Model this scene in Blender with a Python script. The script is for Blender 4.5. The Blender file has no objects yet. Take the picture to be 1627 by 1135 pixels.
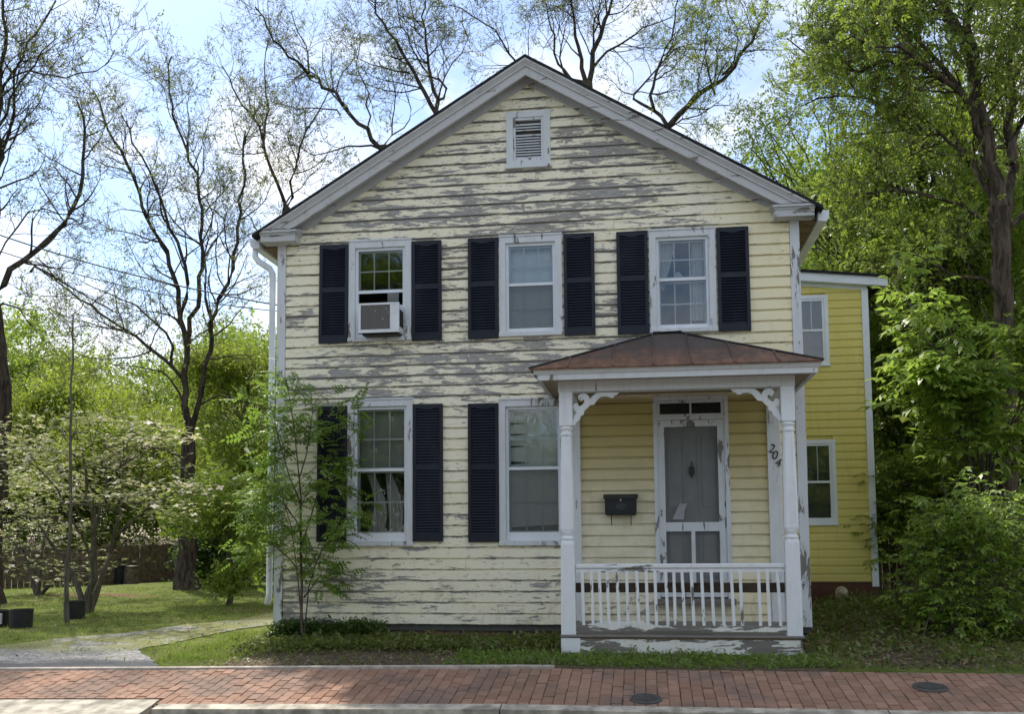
import bpy, bmesh, math, random
import numpy as np
from mathutils import Vector, Matrix
from mathutils.geometry import tessellate_polygon
random.seed(7); RNG = np.random.default_rng(11)
R = math.radians
sc = bpy.context.scene
C = sc.collection

# ------------------------------------------------------------------ camera
IW, IH, FPX = 1627.0, 1135.0, 1600.0
YAW, PITCH, ROLL, PX, PY = .13824, .08516, -.00752, 800.5, 711.2
EYE = Vector((0, -12.4, 1.30))
_f = Vector((-math.sin(YAW)*math.cos(PITCH), math.cos(YAW)*math.cos(PITCH), math.sin(PITCH)))
_r0 = Vector((math.cos(YAW), math.sin(YAW), 0)); _u0 = _r0.cross(_f)
_r = math.cos(ROLL)*_r0 + math.sin(ROLL)*_u0; _u = -math.sin(ROLL)*_r0 + math.cos(ROLL)*_u0
cd = bpy.data.cameras.new('camera'); cam = bpy.data.objects.new('camera', cd); C.objects.link(cam)
cam.matrix_world = Matrix(((_r.x, _u.x, -_f.x, EYE.x), (_r.y, _u.y, -_f.y, EYE.y), (_r.z, _u.z, -_f.z, EYE.z), (0, 0, 0, 1)))
cd.sensor_width = 36; cd.sensor_fit = 'HORIZONTAL'; cd.lens = FPX/IW*36
cd.shift_x = (IW/2-PX)/IW; cd.shift_y = (PY-IH/2)/IW
cd.clip_start = .1; cd.clip_end = 2000
sc.camera = cam
def at(px, py, Y):
    """real place of a point seen at a photo pixel, on the upright plane y = Y"""
    d = _f + _r*((px-PX)/FPX) - _u*((py-PY)/FPX)
    return EYE + d*((Y-EYE.y)/d.y)

# ------------------------------------------------------------------ light
SUN_TO = Vector((-.42, .62, .98)).normalized()
EL = math.asin(SUN_TO.z); AZ = math.atan2(SUN_TO.x, SUN_TO.y)
w = bpy.data.worlds.new('World'); sc.world = w; w.use_nodes = True
nt = w.node_tree; nt.nodes.clear()
def N(nt, t, **k):
    n = nt.nodes.new(t)
    for a, v in k.items(): setattr(n, a, v)
    return n
wo = N(nt, 'ShaderNodeOutputWorld'); bg = N(nt, 'ShaderNodeBackground'); bg.inputs['Strength'].default_value = .1
sky = N(nt, 'ShaderNodeTexSky', sky_type='NISHITA', sun_disc=False)
sky.sun_elevation = EL; sky.sun_rotation = AZ; sky.air_density = 1.0; sky.dust_density = .7; sky.ozone_density = 1.6
tc = N(nt, 'ShaderNodeTexCoord'); mp = N(nt, 'ShaderNodeMapping'); mp.inputs['Scale'].default_value = (1.7, 1.7, 3.6); mp.inputs['Location'].default_value = (3.05, .4, .3)
nz = N(nt, 'ShaderNodeTexNoise'); nz.inputs['Scale'].default_value = 2.1; nz.inputs['Detail'].default_value = 8; nz.inputs['Roughness'].default_value = .56; nz.inputs['Distortion'].default_value = .35
rp = N(nt, 'ShaderNodeValToRGB'); rp.color_ramp.elements[0].position = .42; rp.color_ramp.elements[1].position = .63; rp.color_ramp.elements[1].color = (.95, .95, .95, 1)
mx = N(nt, 'ShaderNodeMix', data_type='RGBA'); mx.inputs['B'].default_value = (9.4, 9.15, 8.55, 1)
sb = N(nt, 'ShaderNodeMix', data_type='RGBA', blend_type='MULTIPLY'); sb.inputs['Factor'].default_value = 1; sb.inputs['B'].default_value = (1.28, 1.33, 1.40, 1)
L = nt.links.new
L(tc.outputs['Generated'], mp.inputs['Vector']); L(mp.outputs['Vector'], nz.inputs['Vector']); L(nz.outputs['Fac'], rp.inputs['Fac'])
L(rp.outputs['Color'], mx.inputs['Factor']); L(sky.outputs['Color'], sb.inputs['A']); L(sb.outputs['Result'], mx.inputs['A']); L(mx.outputs['Result'], bg.inputs['Color']); L(bg.outputs['Background'], wo.inputs['Surface'])
sd = bpy.data.lights.new('sun', 'SUN'); sd.energy = 4.0; sd.angle = R(1.5); sd.color = (1, .94, .84)
so = bpy.data.objects.new('sun', sd); C.objects.link(so); so.rotation_euler = SUN_TO.to_track_quat('Z', 'Y').to_euler(); so.location = (-20, 30, 40)
sc.view_settings.view_transform = 'Standard'; sc.view_settings.look = 'None'; sc.view_settings.gamma = 1; sc.view_settings.exposure = .62
sc.view_settings.use_curve_mapping = False
sc.render.engine = 'CYCLES'; sc.cycles.use_denoising = True; sc.cycles.max_bounces = 8; sc.cycles.transparent_max_bounces = 12
sc.cycles.diffuse_bounces = 4; sc.cycles.use_adaptive_sampling = True; sc.cycles.adaptive_threshold = .02

# ------------------------------------------------------------------ helpers
def place(o, parent):
    C.objects.link(o)
    if parent is not None:
        o.parent = parent
        if parent.parent is None: o.matrix_parent_inverse = Matrix.Translation(-parent.location)
    return o
def tag(o, label=None, cat=None, group=None, kind=None):
    if label: o['label'] = label
    if cat: o['category'] = cat
    if group: o['group'] = group
    if kind: o['kind'] = kind
    return o
def thing(name, label, cat, loc=(0, 0, 0), group=None):
    o = bpy.data.objects.new(name, None); o.empty_display_size = .1; o.location = loc; C.objects.link(o)
    return tag(o, label, cat, group)
class MB:
    def __init__(s): s.v = []; s.f = []
    def poly(s, pts):
        i = len(s.v); s.v += [tuple(p) for p in pts]; s.f.append(tuple(range(i, i+len(pts)))); return s
    def box(s, x0, x1, y0, y1, z0, z1, b=0):
        if b:
            return s.bev(x0, x1, y0, y1, z0, z1, b)
        i = len(s.v)
        s.v += [(x0, y0, z0), (x1, y0, z0), (x1, y1, z0), (x0, y1, z0), (x0, y0, z1), (x1, y0, z1), (x1, y1, z1), (x0, y1, z1)]
        s.f += [tuple(i+k for k in f) for f in ((3, 2, 1, 0), (4, 5, 6, 7), (0, 1, 5, 4), (1, 2, 6, 5), (2, 3, 7, 6), (3, 0, 4, 7))]
        return s
    def bev(s, x0, x1, y0, y1, z0, z1, b):
        bm = bmesh.new(); bmesh.ops.create_cube(bm, size=1)
        for v in bm.verts: v.co = ((x0+x1)/2+v.co.x*(x1-x0), (y0+y1)/2+v.co.y*(y1-y0), (z0+z1)/2+v.co.z*(z1-z0))
        bmesh.ops.bevel(bm, geom=bm.edges[:], offset=b, segments=1, affect='EDGES')
        return s.bm(bm)
    def bm(s, bm):
        i = len(s.v); bm.verts.index_update(); s.v += [tuple(v.co) for v in bm.verts]
        s.f += [tuple(i+v.index for v in f.verts) for f in bm.faces]; bm.free(); return s
    def loft(s, rings, caps=True, closed=True):
        i = len(s.v); n = len(rings[0])
        for r in rings: s.v += [tuple(p) for p in r]
        for k in range(len(rings)-1):
            for j in range(n if closed else n-1):
                a = i+k*n+j; b = i+k*n+(j+1) % n; s.f.append((a, b, b+n, a+n))
        if caps and closed: s.f.append(tuple(range(i+n-1, i-1, -1))); s.f.append(tuple(range(i+(len(rings)-1)*n, i+len(rings)*n)))
        return s
    def tube(s, pts, rad, n=8):
        rings = []
        P = [Vector(p) for p in pts]
        for k, p in enumerate(P):
            d = (P[min(k+1, len(P)-1)]-P[max(k-1, 0)]).normalized()
            a = d.cross(Vector((0, 0, 1)) if abs(d.z) < .9 else Vector((1, 0, 0))).normalized(); b = d.cross(a)
            r = rad[k] if isinstance(rad, (list, tuple)) else rad
            rings.append([p+(a*math.cos(t)+b*math.sin(t))*r for t in [2*math.pi*j/n for j in range(n)]])
        return s.loft(rings)
    def lathe(s, cx, cy, prof, n=16):
        return s.loft([[(cx+r*math.cos(2*math.pi*j/n), cy+r*math.sin(2*math.pi*j/n), z) for j in range(n)] for r, z in prof])
    def extr(s, pts2, y0, y1):
        """pts2: outline in x,z; front at y0, back at y1"""
        tri = tessellate_polygon([[Vector((p[0], p[1], 0)) for p in pts2]]); i = len(s.v); n = len(pts2)
        s.v += [(p[0], y0, p[1]) for p in pts2]+[(p[0], y1, p[1]) for p in pts2]
        s.f += [(i+a, i+b, i+c) for a, b, c in tri]+[(i+n+c, i+n+b, i+n+a) for a, b, c in tri]
        s.f += [(i+k, i+(k+1) % n, i+n+(k+1) % n, i+n+k) for k in range(n)]
        return s
    def mesh(s, name, m, smooth=False):
        me = bpy.data.meshes.new(name); me.from_pydata(s.v, [], s.f)
        bm = bmesh.new(); bm.from_mesh(me); bmesh.ops.recalc_face_normals(bm, faces=bm.faces); bm.to_mesh(me); bm.free()
        me.materials.append(m)
        if smooth: me.polygons.foreach_set('use_smooth', [True]*len(me.polygons))
        return me
    def build(s, name, m, parent=None, smooth=False):
        return place(bpy.data.objects.new(name, s.mesh(name, m, smooth)), parent)
def npmesh(name, v, f, m, smooth=False):
    """v (n,3), f (k,3|4) arrays"""
    me = bpy.data.meshes.new(name); k = f.shape[1]
    me.vertices.add(len(v)); me.vertices.foreach_set('co', np.ascontiguousarray(v, dtype=np.float32).ravel())
    me.loops.add(f.size); me.loops.foreach_set('vertex_index', np.ascontiguousarray(f, dtype=np.int32).ravel())
    me.polygons.add(len(f)); me.polygons.foreach_set('loop_start', np.arange(0, f.size, k, dtype=np.int32))
    if smooth: me.polygons.foreach_set('use_smooth', np.ones(len(f), dtype=bool))
    me.update(calc_edges=True); me.materials.append(m); return me
def sstep(a, b, x):
    t = np.clip((x-a)/(b-a), 0, 1); return t*t*(3-2*t)

# ------------------------------------------------------------------ materials
class G:
    """small node-graph writer"""
    def __init__(s, name):
        s.m = bpy.data.materials.new(name); s.m.use_nodes = True; s.t = s.m.node_tree; s.t.nodes.clear()
        s.out = N(s.t, 'ShaderNodeOutputMaterial'); s._p = None
    def n(s, t, ins=None, **k):
        nd = N(s.t, t, **k)
        for a, v in (ins or {}).items(): s.set(nd.inputs[a], v)
        return nd
    def set(s, sock, v):
        if isinstance(v, bpy.types.NodeSocket): s.t.links.new(v, sock)
        else:
            if isinstance(v, (tuple, list)) and len(v) == 3 and sock.type == 'RGBA': v = (*v, 1)
            sock.default_value = v
    def pos(s):
        if s._p is None: s._p = s.n('ShaderNodeNewGeometry').outputs['Position']
        return s._p
    def scaled(s, v, sx, sy, sz, off=None):
        nd = s.n('ShaderNodeMapping', {'Vector': v, 'Scale': (sx, sy, sz)})
        if off is not None: s.set(nd.inputs['Location'], off)
        return nd.outputs[0]
    def noise(s, v, scale=1, detail=4, rough=.55, dist=0):
        return s.n('ShaderNodeTexNoise', {'Vector': v, 'Scale': scale, 'Detail': detail, 'Roughness': rough, 'Distortion': dist}).outputs['Fac']
    def math(s, op, a, b=0, c=None, clamp=False):
        nd = s.n('ShaderNodeMath', {0: a, 1: b}, operation=op); nd.use_clamp = clamp
        if c is not None: s.set(nd.inputs[2], c)
        return nd.outputs[0]
    def ramp(s, v, a, b, lo=0., hi=1., smooth=True):
        return s.n('ShaderNodeMapRange', {'Value': v, 'From Min': a, 'From Max': b, 'To Min': lo, 'To Max': hi}, interpolation_type='SMOOTHSTEP' if smooth else 'LINEAR').outputs[0]
    def mix(s, f, a, b, mode='MIX'):
        return s.n('ShaderNodeMix', {'Factor': f, 'A': a, 'B': b}, data_type='RGBA', blend_type=mode).outputs['Result']
    def xyz(s, v):
        return s.n('ShaderNodeSeparateXYZ', {0: v}).outputs
    def orand(s): return s.n('ShaderNodeObjectInfo').outputs['Random']
    def isl(s): return s.n('ShaderNodeNewGeometry').outputs['Random Per Island']
    def bump(s, h, d=.01, st=1.): return s.n('ShaderNodeBump', {'Height': h, 'Distance': d, 'Strength': st}).outputs[0]
    def pbr(s, col, rough=.6, spec=.3, normal=None, metal=0., **k):
        b = s.n('ShaderNodeBsdfPrincipled', {'Base Color': col, 'Roughness': rough, 'Specular IOR Level': spec, 'Metallic': metal})
        for a, v in k.items(): s.set(b.inputs[a], v)
        if normal is not None: s.set(b.inputs['Normal'], normal)
        s.t.links.new(b.outputs[0], s.out.inputs[0]); return s.m
def simple(name, col, rough=.6, spec=.3, var=.12, scale=8, bump=0., metal=0.):
    g = G(name); nz = g.noise(g.pos(), scale, 5, .6)
    c = g.mix(g.ramp(nz, .3, .7), tuple(x*(1-var) for x in col), tuple(min(1, x*(1+var)) for x in col))
    return g.pbr(c, rough, spec, g.bump(nz, bump) if bump else None, metal)

def m_siding():
    g = G('peeling_yellow_clapboard'); P = g.pos(); X, Y, Z = g.xyz(P)
    r = g.orand(); off = g.n('ShaderNodeCombineXYZ', {0: g.math('MULTIPLY', r, 37), 2: g.math('MULTIPLY', r, 11)}).outputs[0]
    v1 = g.scaled(P, 1.5, 1, 8.5, off); v2 = g.scaled(P, 1.2, 1, 6.5)
    na = g.noise(v1, 1.9, 10, .75, .5); nb = g.noise(v2, 1.0, 8, .66, .5)
    low = g.noise(g.scaled(P, .55, 1, .9), 1, 2, .5)
    # where the weather has worked most: belt under the upper windows, lower gable, foot of the wall
    zr = g.n('ShaderNodeValToRGB', {'Fac': g.math('DIVIDE', Z, 7.2)}); cr = zr.color_ramp
    stops = [(.02, .40), (.10, .40), (.17, .28), (.28, .24), (.39, .36), (.43, .47), (.49, .49), (.53, .34), (.62, .32), (.70, .42), (.76, .47), (.86, .44), (.93, .28)]
    cr.elements[0].position = stops[0][0]; cr.elements[0].color = (stops[0][1],)*3+(1,); cr.elements[1].position = stops[-1][0]; cr.elements[1].color = (stops[-1][1],)*3+(1,)
    for p_, h_ in stops[1:-1]: e = cr.elements.new(p_); e.color = (h_,)*3+(1,)
    dens = g.math('SUBTRACT', zr.outputs[0], g.ramp(X, -.3, 1.5, 0, .16))
    dens = g.math('ADD', dens, g.math('MULTIPLY', g.math('SUBTRACT', low, .5), .55))
    shel_shade = g.math('MULTIPLY', g.math('MULTIPLY', g.ramp(X, -.9, -.75), g.ramp(X, 1.5, 1.62, 1, 0)), g.ramp(Z, 2.9, 3.0, 1, 0))
    shel_shade = g.math('MULTIPLY', shel_shade, g.ramp(Z, .5, 1.1, .2, 1))
    dens = g.math('SUBTRACT', dens, g.math('MULTIPLY', shel_shade, .34))
    fr = g.math('FRACT', g.math('DIVIDE', g.math('SUBTRACT', Z, .18), .136))
    edge = g.math('ADD', g.ramp(fr, .0, .12, .075, 0), g.ramp(fr, .80, 1, 0, .06))
    tot = g.math('ADD', g.math('ADD', g.math('MULTIPLY', na, .62), g.math('MULTIPLY', nb, .38)), g.math('ADD', g.math('MULTIPLY', dens, .42), edge))
    fl = g.noise(g.scaled(P, 5, 1, 16, off), 2.4, 7, .72); hair = g.noise(g.scaled(P, 1.6, 1, 46, off), 1.6, 6, .7)
    peel = g.math('MAXIMUM', g.ramp(tot, .702, .714), g.math('MULTIPLY', g.ramp(fl, .60, .615), g.ramp(tot, .58, .63)))
    peel = g.math('MAXIMUM', peel, g.math('MULTIPLY', g.ramp(hair, .65, .67), g.ramp(tot, .56, .64)))
    peel = g.math('MULTIPLY', peel, g.ramp(g.noise(g.scaled(P, 12, 1, 30), 1.5, 3, .6), .30, .36))
    thin = g.ramp(tot, .675, .73)
    fade = g.noise(g.scaled(P, .8, 1, 2.5), 1.3, 4, .6)
    cream = g.mix(fade, (.90, .83, .59), (.94, .90, .76))
    cream = g.mix(g.math('MULTIPLY', g.ramp(X, .6, 1.7), .45), cream, (.90, .77, .40))
    yel = g.mix(g.math('MULTIPLY', shel_shade, g.ramp(Z, 1.2, 2.6, .06, .92)), cream, (.54, .43, .12)); yel = g.mix(g.math('MULTIPLY', shel_shade, g.ramp(g.noise(g.scaled(P, 2, 1, 5), 1.5, 5, .65), .3, .7, .12, .38)), yel, (.36, .31, .20))  # yellower sheltered paint; upward darkening and mottled film paint porch shade into the colour
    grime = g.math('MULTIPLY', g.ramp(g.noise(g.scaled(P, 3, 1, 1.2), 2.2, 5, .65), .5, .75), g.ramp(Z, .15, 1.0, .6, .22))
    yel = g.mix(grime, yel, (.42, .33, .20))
    yel = g.mix(g.math('MULTIPLY', thin, .35), yel, (.80, .78, .70))
    gr = g.noise(g.scaled(P, 3, 1, 60, off), 1.5, 5, .7)
    wood = g.mix(g.ramp(gr, .3, .72), (.23, .225, .215), (.50, .49, .47))
    wood = g.mix(g.math('MULTIPLY', g.ramp(low, .5, .7), .4), wood, (.30, .23, .17))
    col = g.mix(peel, yel, wood)
    h = g.math('ADD', g.math('MULTIPLY', g.math('SUBTRACT', 1, peel), 1), g.math('MULTIPLY', gr, .25))
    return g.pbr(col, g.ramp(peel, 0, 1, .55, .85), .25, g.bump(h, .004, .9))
def m_trim(name, dens, col=(.80, .83, .87), dirt=.25, axis='z'):
    g = G(name); P = g.pos()
    r = g.orand(); off = g.n('ShaderNodeCombineXYZ', {0: g.math('MULTIPLY', r, 17), 1: r, 2: g.math('MULTIPLY', r, 23)}).outputs[0]
    sx, sz = (7, 1.6) if axis == 'z' else (1.6, 8)
    n1 = g.noise(g.scaled(P, sx, 5, sz, off), 1.2, 8, .68, .4)
    peel = g.ramp(n1, .5+(.5-dens)*.5, .5+(.5-dens)*.5+.015)
    n2 = g.noise(g.scaled(P, 4, 4, 2), 1.6, 6, .7)
    c = g.mix(g.math('MULTIPLY', g.ramp(n2, .45, .8), dirt), col, (.45, .43, .40))
    gr = g.noise(g.scaled(P, 40 if axis == 'z' else 3, 8, 3 if axis == 'z' else 50, off), 1, 4, .7)
    strk = g.noise(g.scaled(P, 11, 11, 1.1), 1.5, 5, .7); c = g.mix(g.math('MULTIPLY', g.ramp(strk, .5, .78), dirt*.9), c, (.33, .31, .27))
    wood = g.mix(gr, (.09, .08, .072), (.32, .295, .27))
    col = g.mix(peel, c, wood)
    return g.pbr(col, .5, .3, g.bump(g.math('ADD', g.math('SUBTRACT', 1, peel), g.math('MULTIPLY', gr, .15)), .003, .8))
def m_leaf(name, a, b, trans=.42, c3=None, f3=.1):
    g = G(name); r = g.isl(); r2 = g.math('FRACT', g.math('MULTIPLY', r, 13.7))
    col = g.mix(r, a, b)
    if c3: col = g.mix(g.math('GREATER_THAN', r2, 1-f3), col, c3)
    d = g.n('ShaderNodeBsdfDiffuse', {'Color': col}); t = g.n('ShaderNodeBsdfTranslucent', {'Color': g.mix(.5, col, tuple(min(1, x*1.7) for x in b))})
    gl = g.n('ShaderNodeBsdfGlossy', {'Color': (1, 1, 1), 'Roughness': .45})
    m1 = g.n('ShaderNodeMixShader', {0: trans, 1: d.outputs[0], 2: t.outputs[0]})
    m2 = g.n('ShaderNodeMixShader', {0: .035, 1: m1.outputs[0], 2: gl.outputs[0]})
    g.t.links.new(m2.outputs[0], g.out.inputs[0]); return g.m
def m_bark(name, a, b, sc_=1.):
    g = G(name); v = g.scaled(g.n('ShaderNodeTexCoord').outputs['Object'], 14*sc_, 14*sc_, 2.2*sc_)
    n1 = g.noise(v, 1, 6, .65, .6); lich = g.noise(g.pos(), 2.3, 3, .5)
    c = g.mix(g.ramp(n1, .35, .65), a, b); c = g.mix(g.math('MULTIPLY', g.ramp(lich, .55, .75), .35), c, (.16, .17, .12))
    return g.pbr(c, .9, .1, g.bump(n1, .03))
def m_brick(name, cols, mortar=None):
    g = G(name); r = g.orand(); P = g.pos(); n1 = g.noise(P, 22, 5, .7); n2 = g.noise(P, 1.6, 3, .6)
    c = g.mix(r, cols[0], cols[1]); c = g.mix(g.math('MULTIPLY', g.ramp(n1, .4, .75), .4), c, cols[2]); c = g.mix(g.math('MULTIPLY', g.ramp(n2, .42, .68), .7), c, (.15, .12, .10))
    return g.pbr(c, .85, .2, g.bump(n1, .004))
def m_glass():
    g = G('window_glass'); P = g.pos(); n = g.noise(P, 2.2, 2, .5)
    fr = g.n('ShaderNodeFresnel', {'IOR': 1.5}); tr = g.n('ShaderNodeBsdfTransparent', {'Color': (.86, .9, .9)})
    gl = g.n('ShaderNodeBsdfGlossy', {'Color': (.95, .97, 1), 'Roughness': .02, 'Normal': g.bump(n, .012, .25)})
    f = g.math('ADD', g.math('MULTIPLY', fr.outputs[0], 1.6), .04, clamp=True)
    mx = g.n('ShaderNodeMixShader', {0: f, 1: tr.outputs[0], 2: gl.outputs[0]}); g.t.links.new(mx.outputs[0], g.out.inputs[0]); return g.m
def m_sheer(name, col, alpha):
    g = G(name); tr = g.n('ShaderNodeBsdfTransparent'); d = g.n('ShaderNodeBsdfDiffuse', {'Color': col})
    mx = g.n('ShaderNodeMixShader', {0: alpha, 1: tr.outputs[0], 2: d.outputs[0]}); g.t.links.new(mx.outputs[0], g.out.inputs[0]); return g.m
def m_cloth(name, col):
    g = G(name); d = g.n('ShaderNodeBsdfDiffuse', {'Color': col}); t = g.n('ShaderNodeBsdfTranslucent', {'Color': col})
    mx = g.n('ShaderNodeMixShader', {0: .35, 1: d.outputs[0], 2: t.outputs[0]}); g.t.links.new(mx.outputs[0], g.out.inputs[0]); return g.m
def m_tin():
    g = G('rusty_tin_roof'); P = g.pos(); X, Y, Z = g.xyz(P); n1 = g.noise(g.scaled(P, 2, 3, 3), 1.6, 7, .65); n2 = g.noise(g.scaled(P, 9, 2, 2), 1.5, 6, .7)
    c = g.mix(g.ramp(n2, .35, .68), (.14, .072, .045), (.25, .135, .085))
    up = g.ramp(g.math('ADD', g.math('MULTIPLY', Z, .9), g.math('MULTIPLY', n1, 1.1)), 3.28, 3.72)
    c = g.mix(g.math('MULTIPLY', up, .85), c, (.075, .07, .066)); c = g.mix(g.ramp(n1, .56, .68), c, (.085, .07, .062))
    return g.pbr(c, .6, .3, g.bump(n2, .004))
def m_ground():
    g = G('ground_soil_grass'); P = g.pos(); z = g.n('ShaderNodeVertexColor', layer_name='zone').outputs['Color']; zz = g.n('ShaderNodeSeparateColor', {0: z}).outputs
    n1 = g.noise(P, 3.1, 8, .65); n2 = g.noise(P, 30, 5, .7); n3 = g.noise(P, .7, 4, .6)
    grass = g.mix(g.ramp(n1, .3, .7), (.075, .11, .02), (.17, .20, .05)); grass = g.mix(g.math('MULTIPLY', g.ramp(n3, .48, .68), .6), grass, (.24, .22, .09)); grass = g.mix(g.math('MULTIPLY', g.ramp(n2, .5, .75), .5), grass, (.10, .08, .04))
    soil = g.mix(g.ramp(n2, .3, .7), (.075, .055, .038), (.20, .155, .11)); soil = g.mix(g.math('MULTIPLY', g.ramp(n1, .5, .7), .5), soil, (.10, .11, .05))
    red = g.mix(g.ramp(n2, .3, .7), (.12, .06, .035), (.25, .16, .10))
    c = g.mix(g.ramp(g.math('ADD', zz[1], g.math('MULTIPLY', g.math('SUBTRACT', n1, .5), .5)), .4, .6), grass, soil)
    c = g.mix(g.ramp(g.math('ADD', zz[2], g.math('MULTIPLY', g.math('SUBTRACT', n1, .5), .8)), .4, .62), c, red)
    return g.pbr(c, .95, .1, g.bump(g.math('ADD', n2, g.math('MULTIPLY', n1, 2)), .03))
def m_gravel():
    g = G('gravel_driveway'); P = g.pos(); X, Y, Z = g.xyz(P); n1 = g.noise(P, 1.4, 6, .65); n2 = g.noise(P, 55, 3, .7); v = g.n('ShaderNodeTexVoronoi', {'Vector': P, 'Scale': 38}).outputs
    st = g.mix(g.n('ShaderNodeSeparateColor', {0: v['Color']}).outputs[0], (.13, .125, .12), (.42, .41, .39))
    asp = g.mix(n2, (.06, .062, .066), (.17, .17, .175)); grass = g.mix(n2, (.10, .12, .03), (.22, .21, .08))
    c = g.mix(g.ramp(g.math('ADD', Y, g.math('MULTIPLY', n1, 1.4)), -1.3, -.9), asp, st)
    c = g.mix(g.math('MULTIPLY', g.ramp(n1, .36, .54), g.ramp(Y, -1.6, -.5, 0, .92)), c, grass)
    return g.pbr(c, .9, .15, g.bump(v['Distance'], .01))
def m_blind():
    g = G('slatted_blind'); Z = g.xyz(g.pos())[2]; f = g.math('FRACT', g.math('MULTIPLY', Z, 40)); 
    return g.pbr(g.mix(g.ramp(f, .0, .25), (.56, .57, .55), (.90, .91, .87)), .6, .2)
def m_speck():
    g = G('speckled_grille'); P = g.pos(); v = g.n('ShaderNodeTexVoronoi', {'Vector': P, 'Scale': 26}).outputs['Distance']; n = g.noise(P, 5, 2, .5)
    w_ = g.math('MULTIPLY', g.math('LESS_THAN', v, .17), g.math('GREATER_THAN', n, .5)); s = g.ramp(g.math('FRACT', g.math('MULTIPLY', g.xyz(P)[0], 70)), .3, .6)
    return g.pbr(g.mix(w_, g.mix(s, (.07, .065, .06), (.16, .15, .14)), (.6, .58, .5)), .6)
def m_vinyl():
    g = G('yellow_vinyl_siding'); P = g.pos(); n1 = g.noise(g.scaled(P, 1.2, 1, .7), 1.4, 4, .6); n2 = g.noise(g.scaled(P, 9, 9, .8), 1.5, 6, .7); r_ = g.orand()
    c = g.mix(n1, (.66, .56, .13), (.74, .65, .21)); c = g.mix(g.math('MULTIPLY', r_, .25), c, (.70, .62, .24)); c = g.mix(g.math('MULTIPLY', g.ramp(n2, .5, .8), .45), c, (.36, .31, .12))
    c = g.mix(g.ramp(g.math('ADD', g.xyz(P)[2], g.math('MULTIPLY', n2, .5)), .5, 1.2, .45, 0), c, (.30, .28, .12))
    return g.pbr(c, .5, .3, g.bump(n1, .02, .3))
def m_navy():
    g = G('navy_shutter_paint'); P = g.pos(); n1 = g.noise(g.scaled(P, 3, 3, 1), 1.6, 5, .65); r_ = g.orand()
    c = g.mix(r_, (.008, .011, .021), (.016, .020, .034)); c = g.mix(g.math('MULTIPLY', g.ramp(n1, .48, .75), .5), c, (.035, .042, .058))
    return g.pbr(c, g.ramp(n1, .3, .7, .42, .65), .35)
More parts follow.
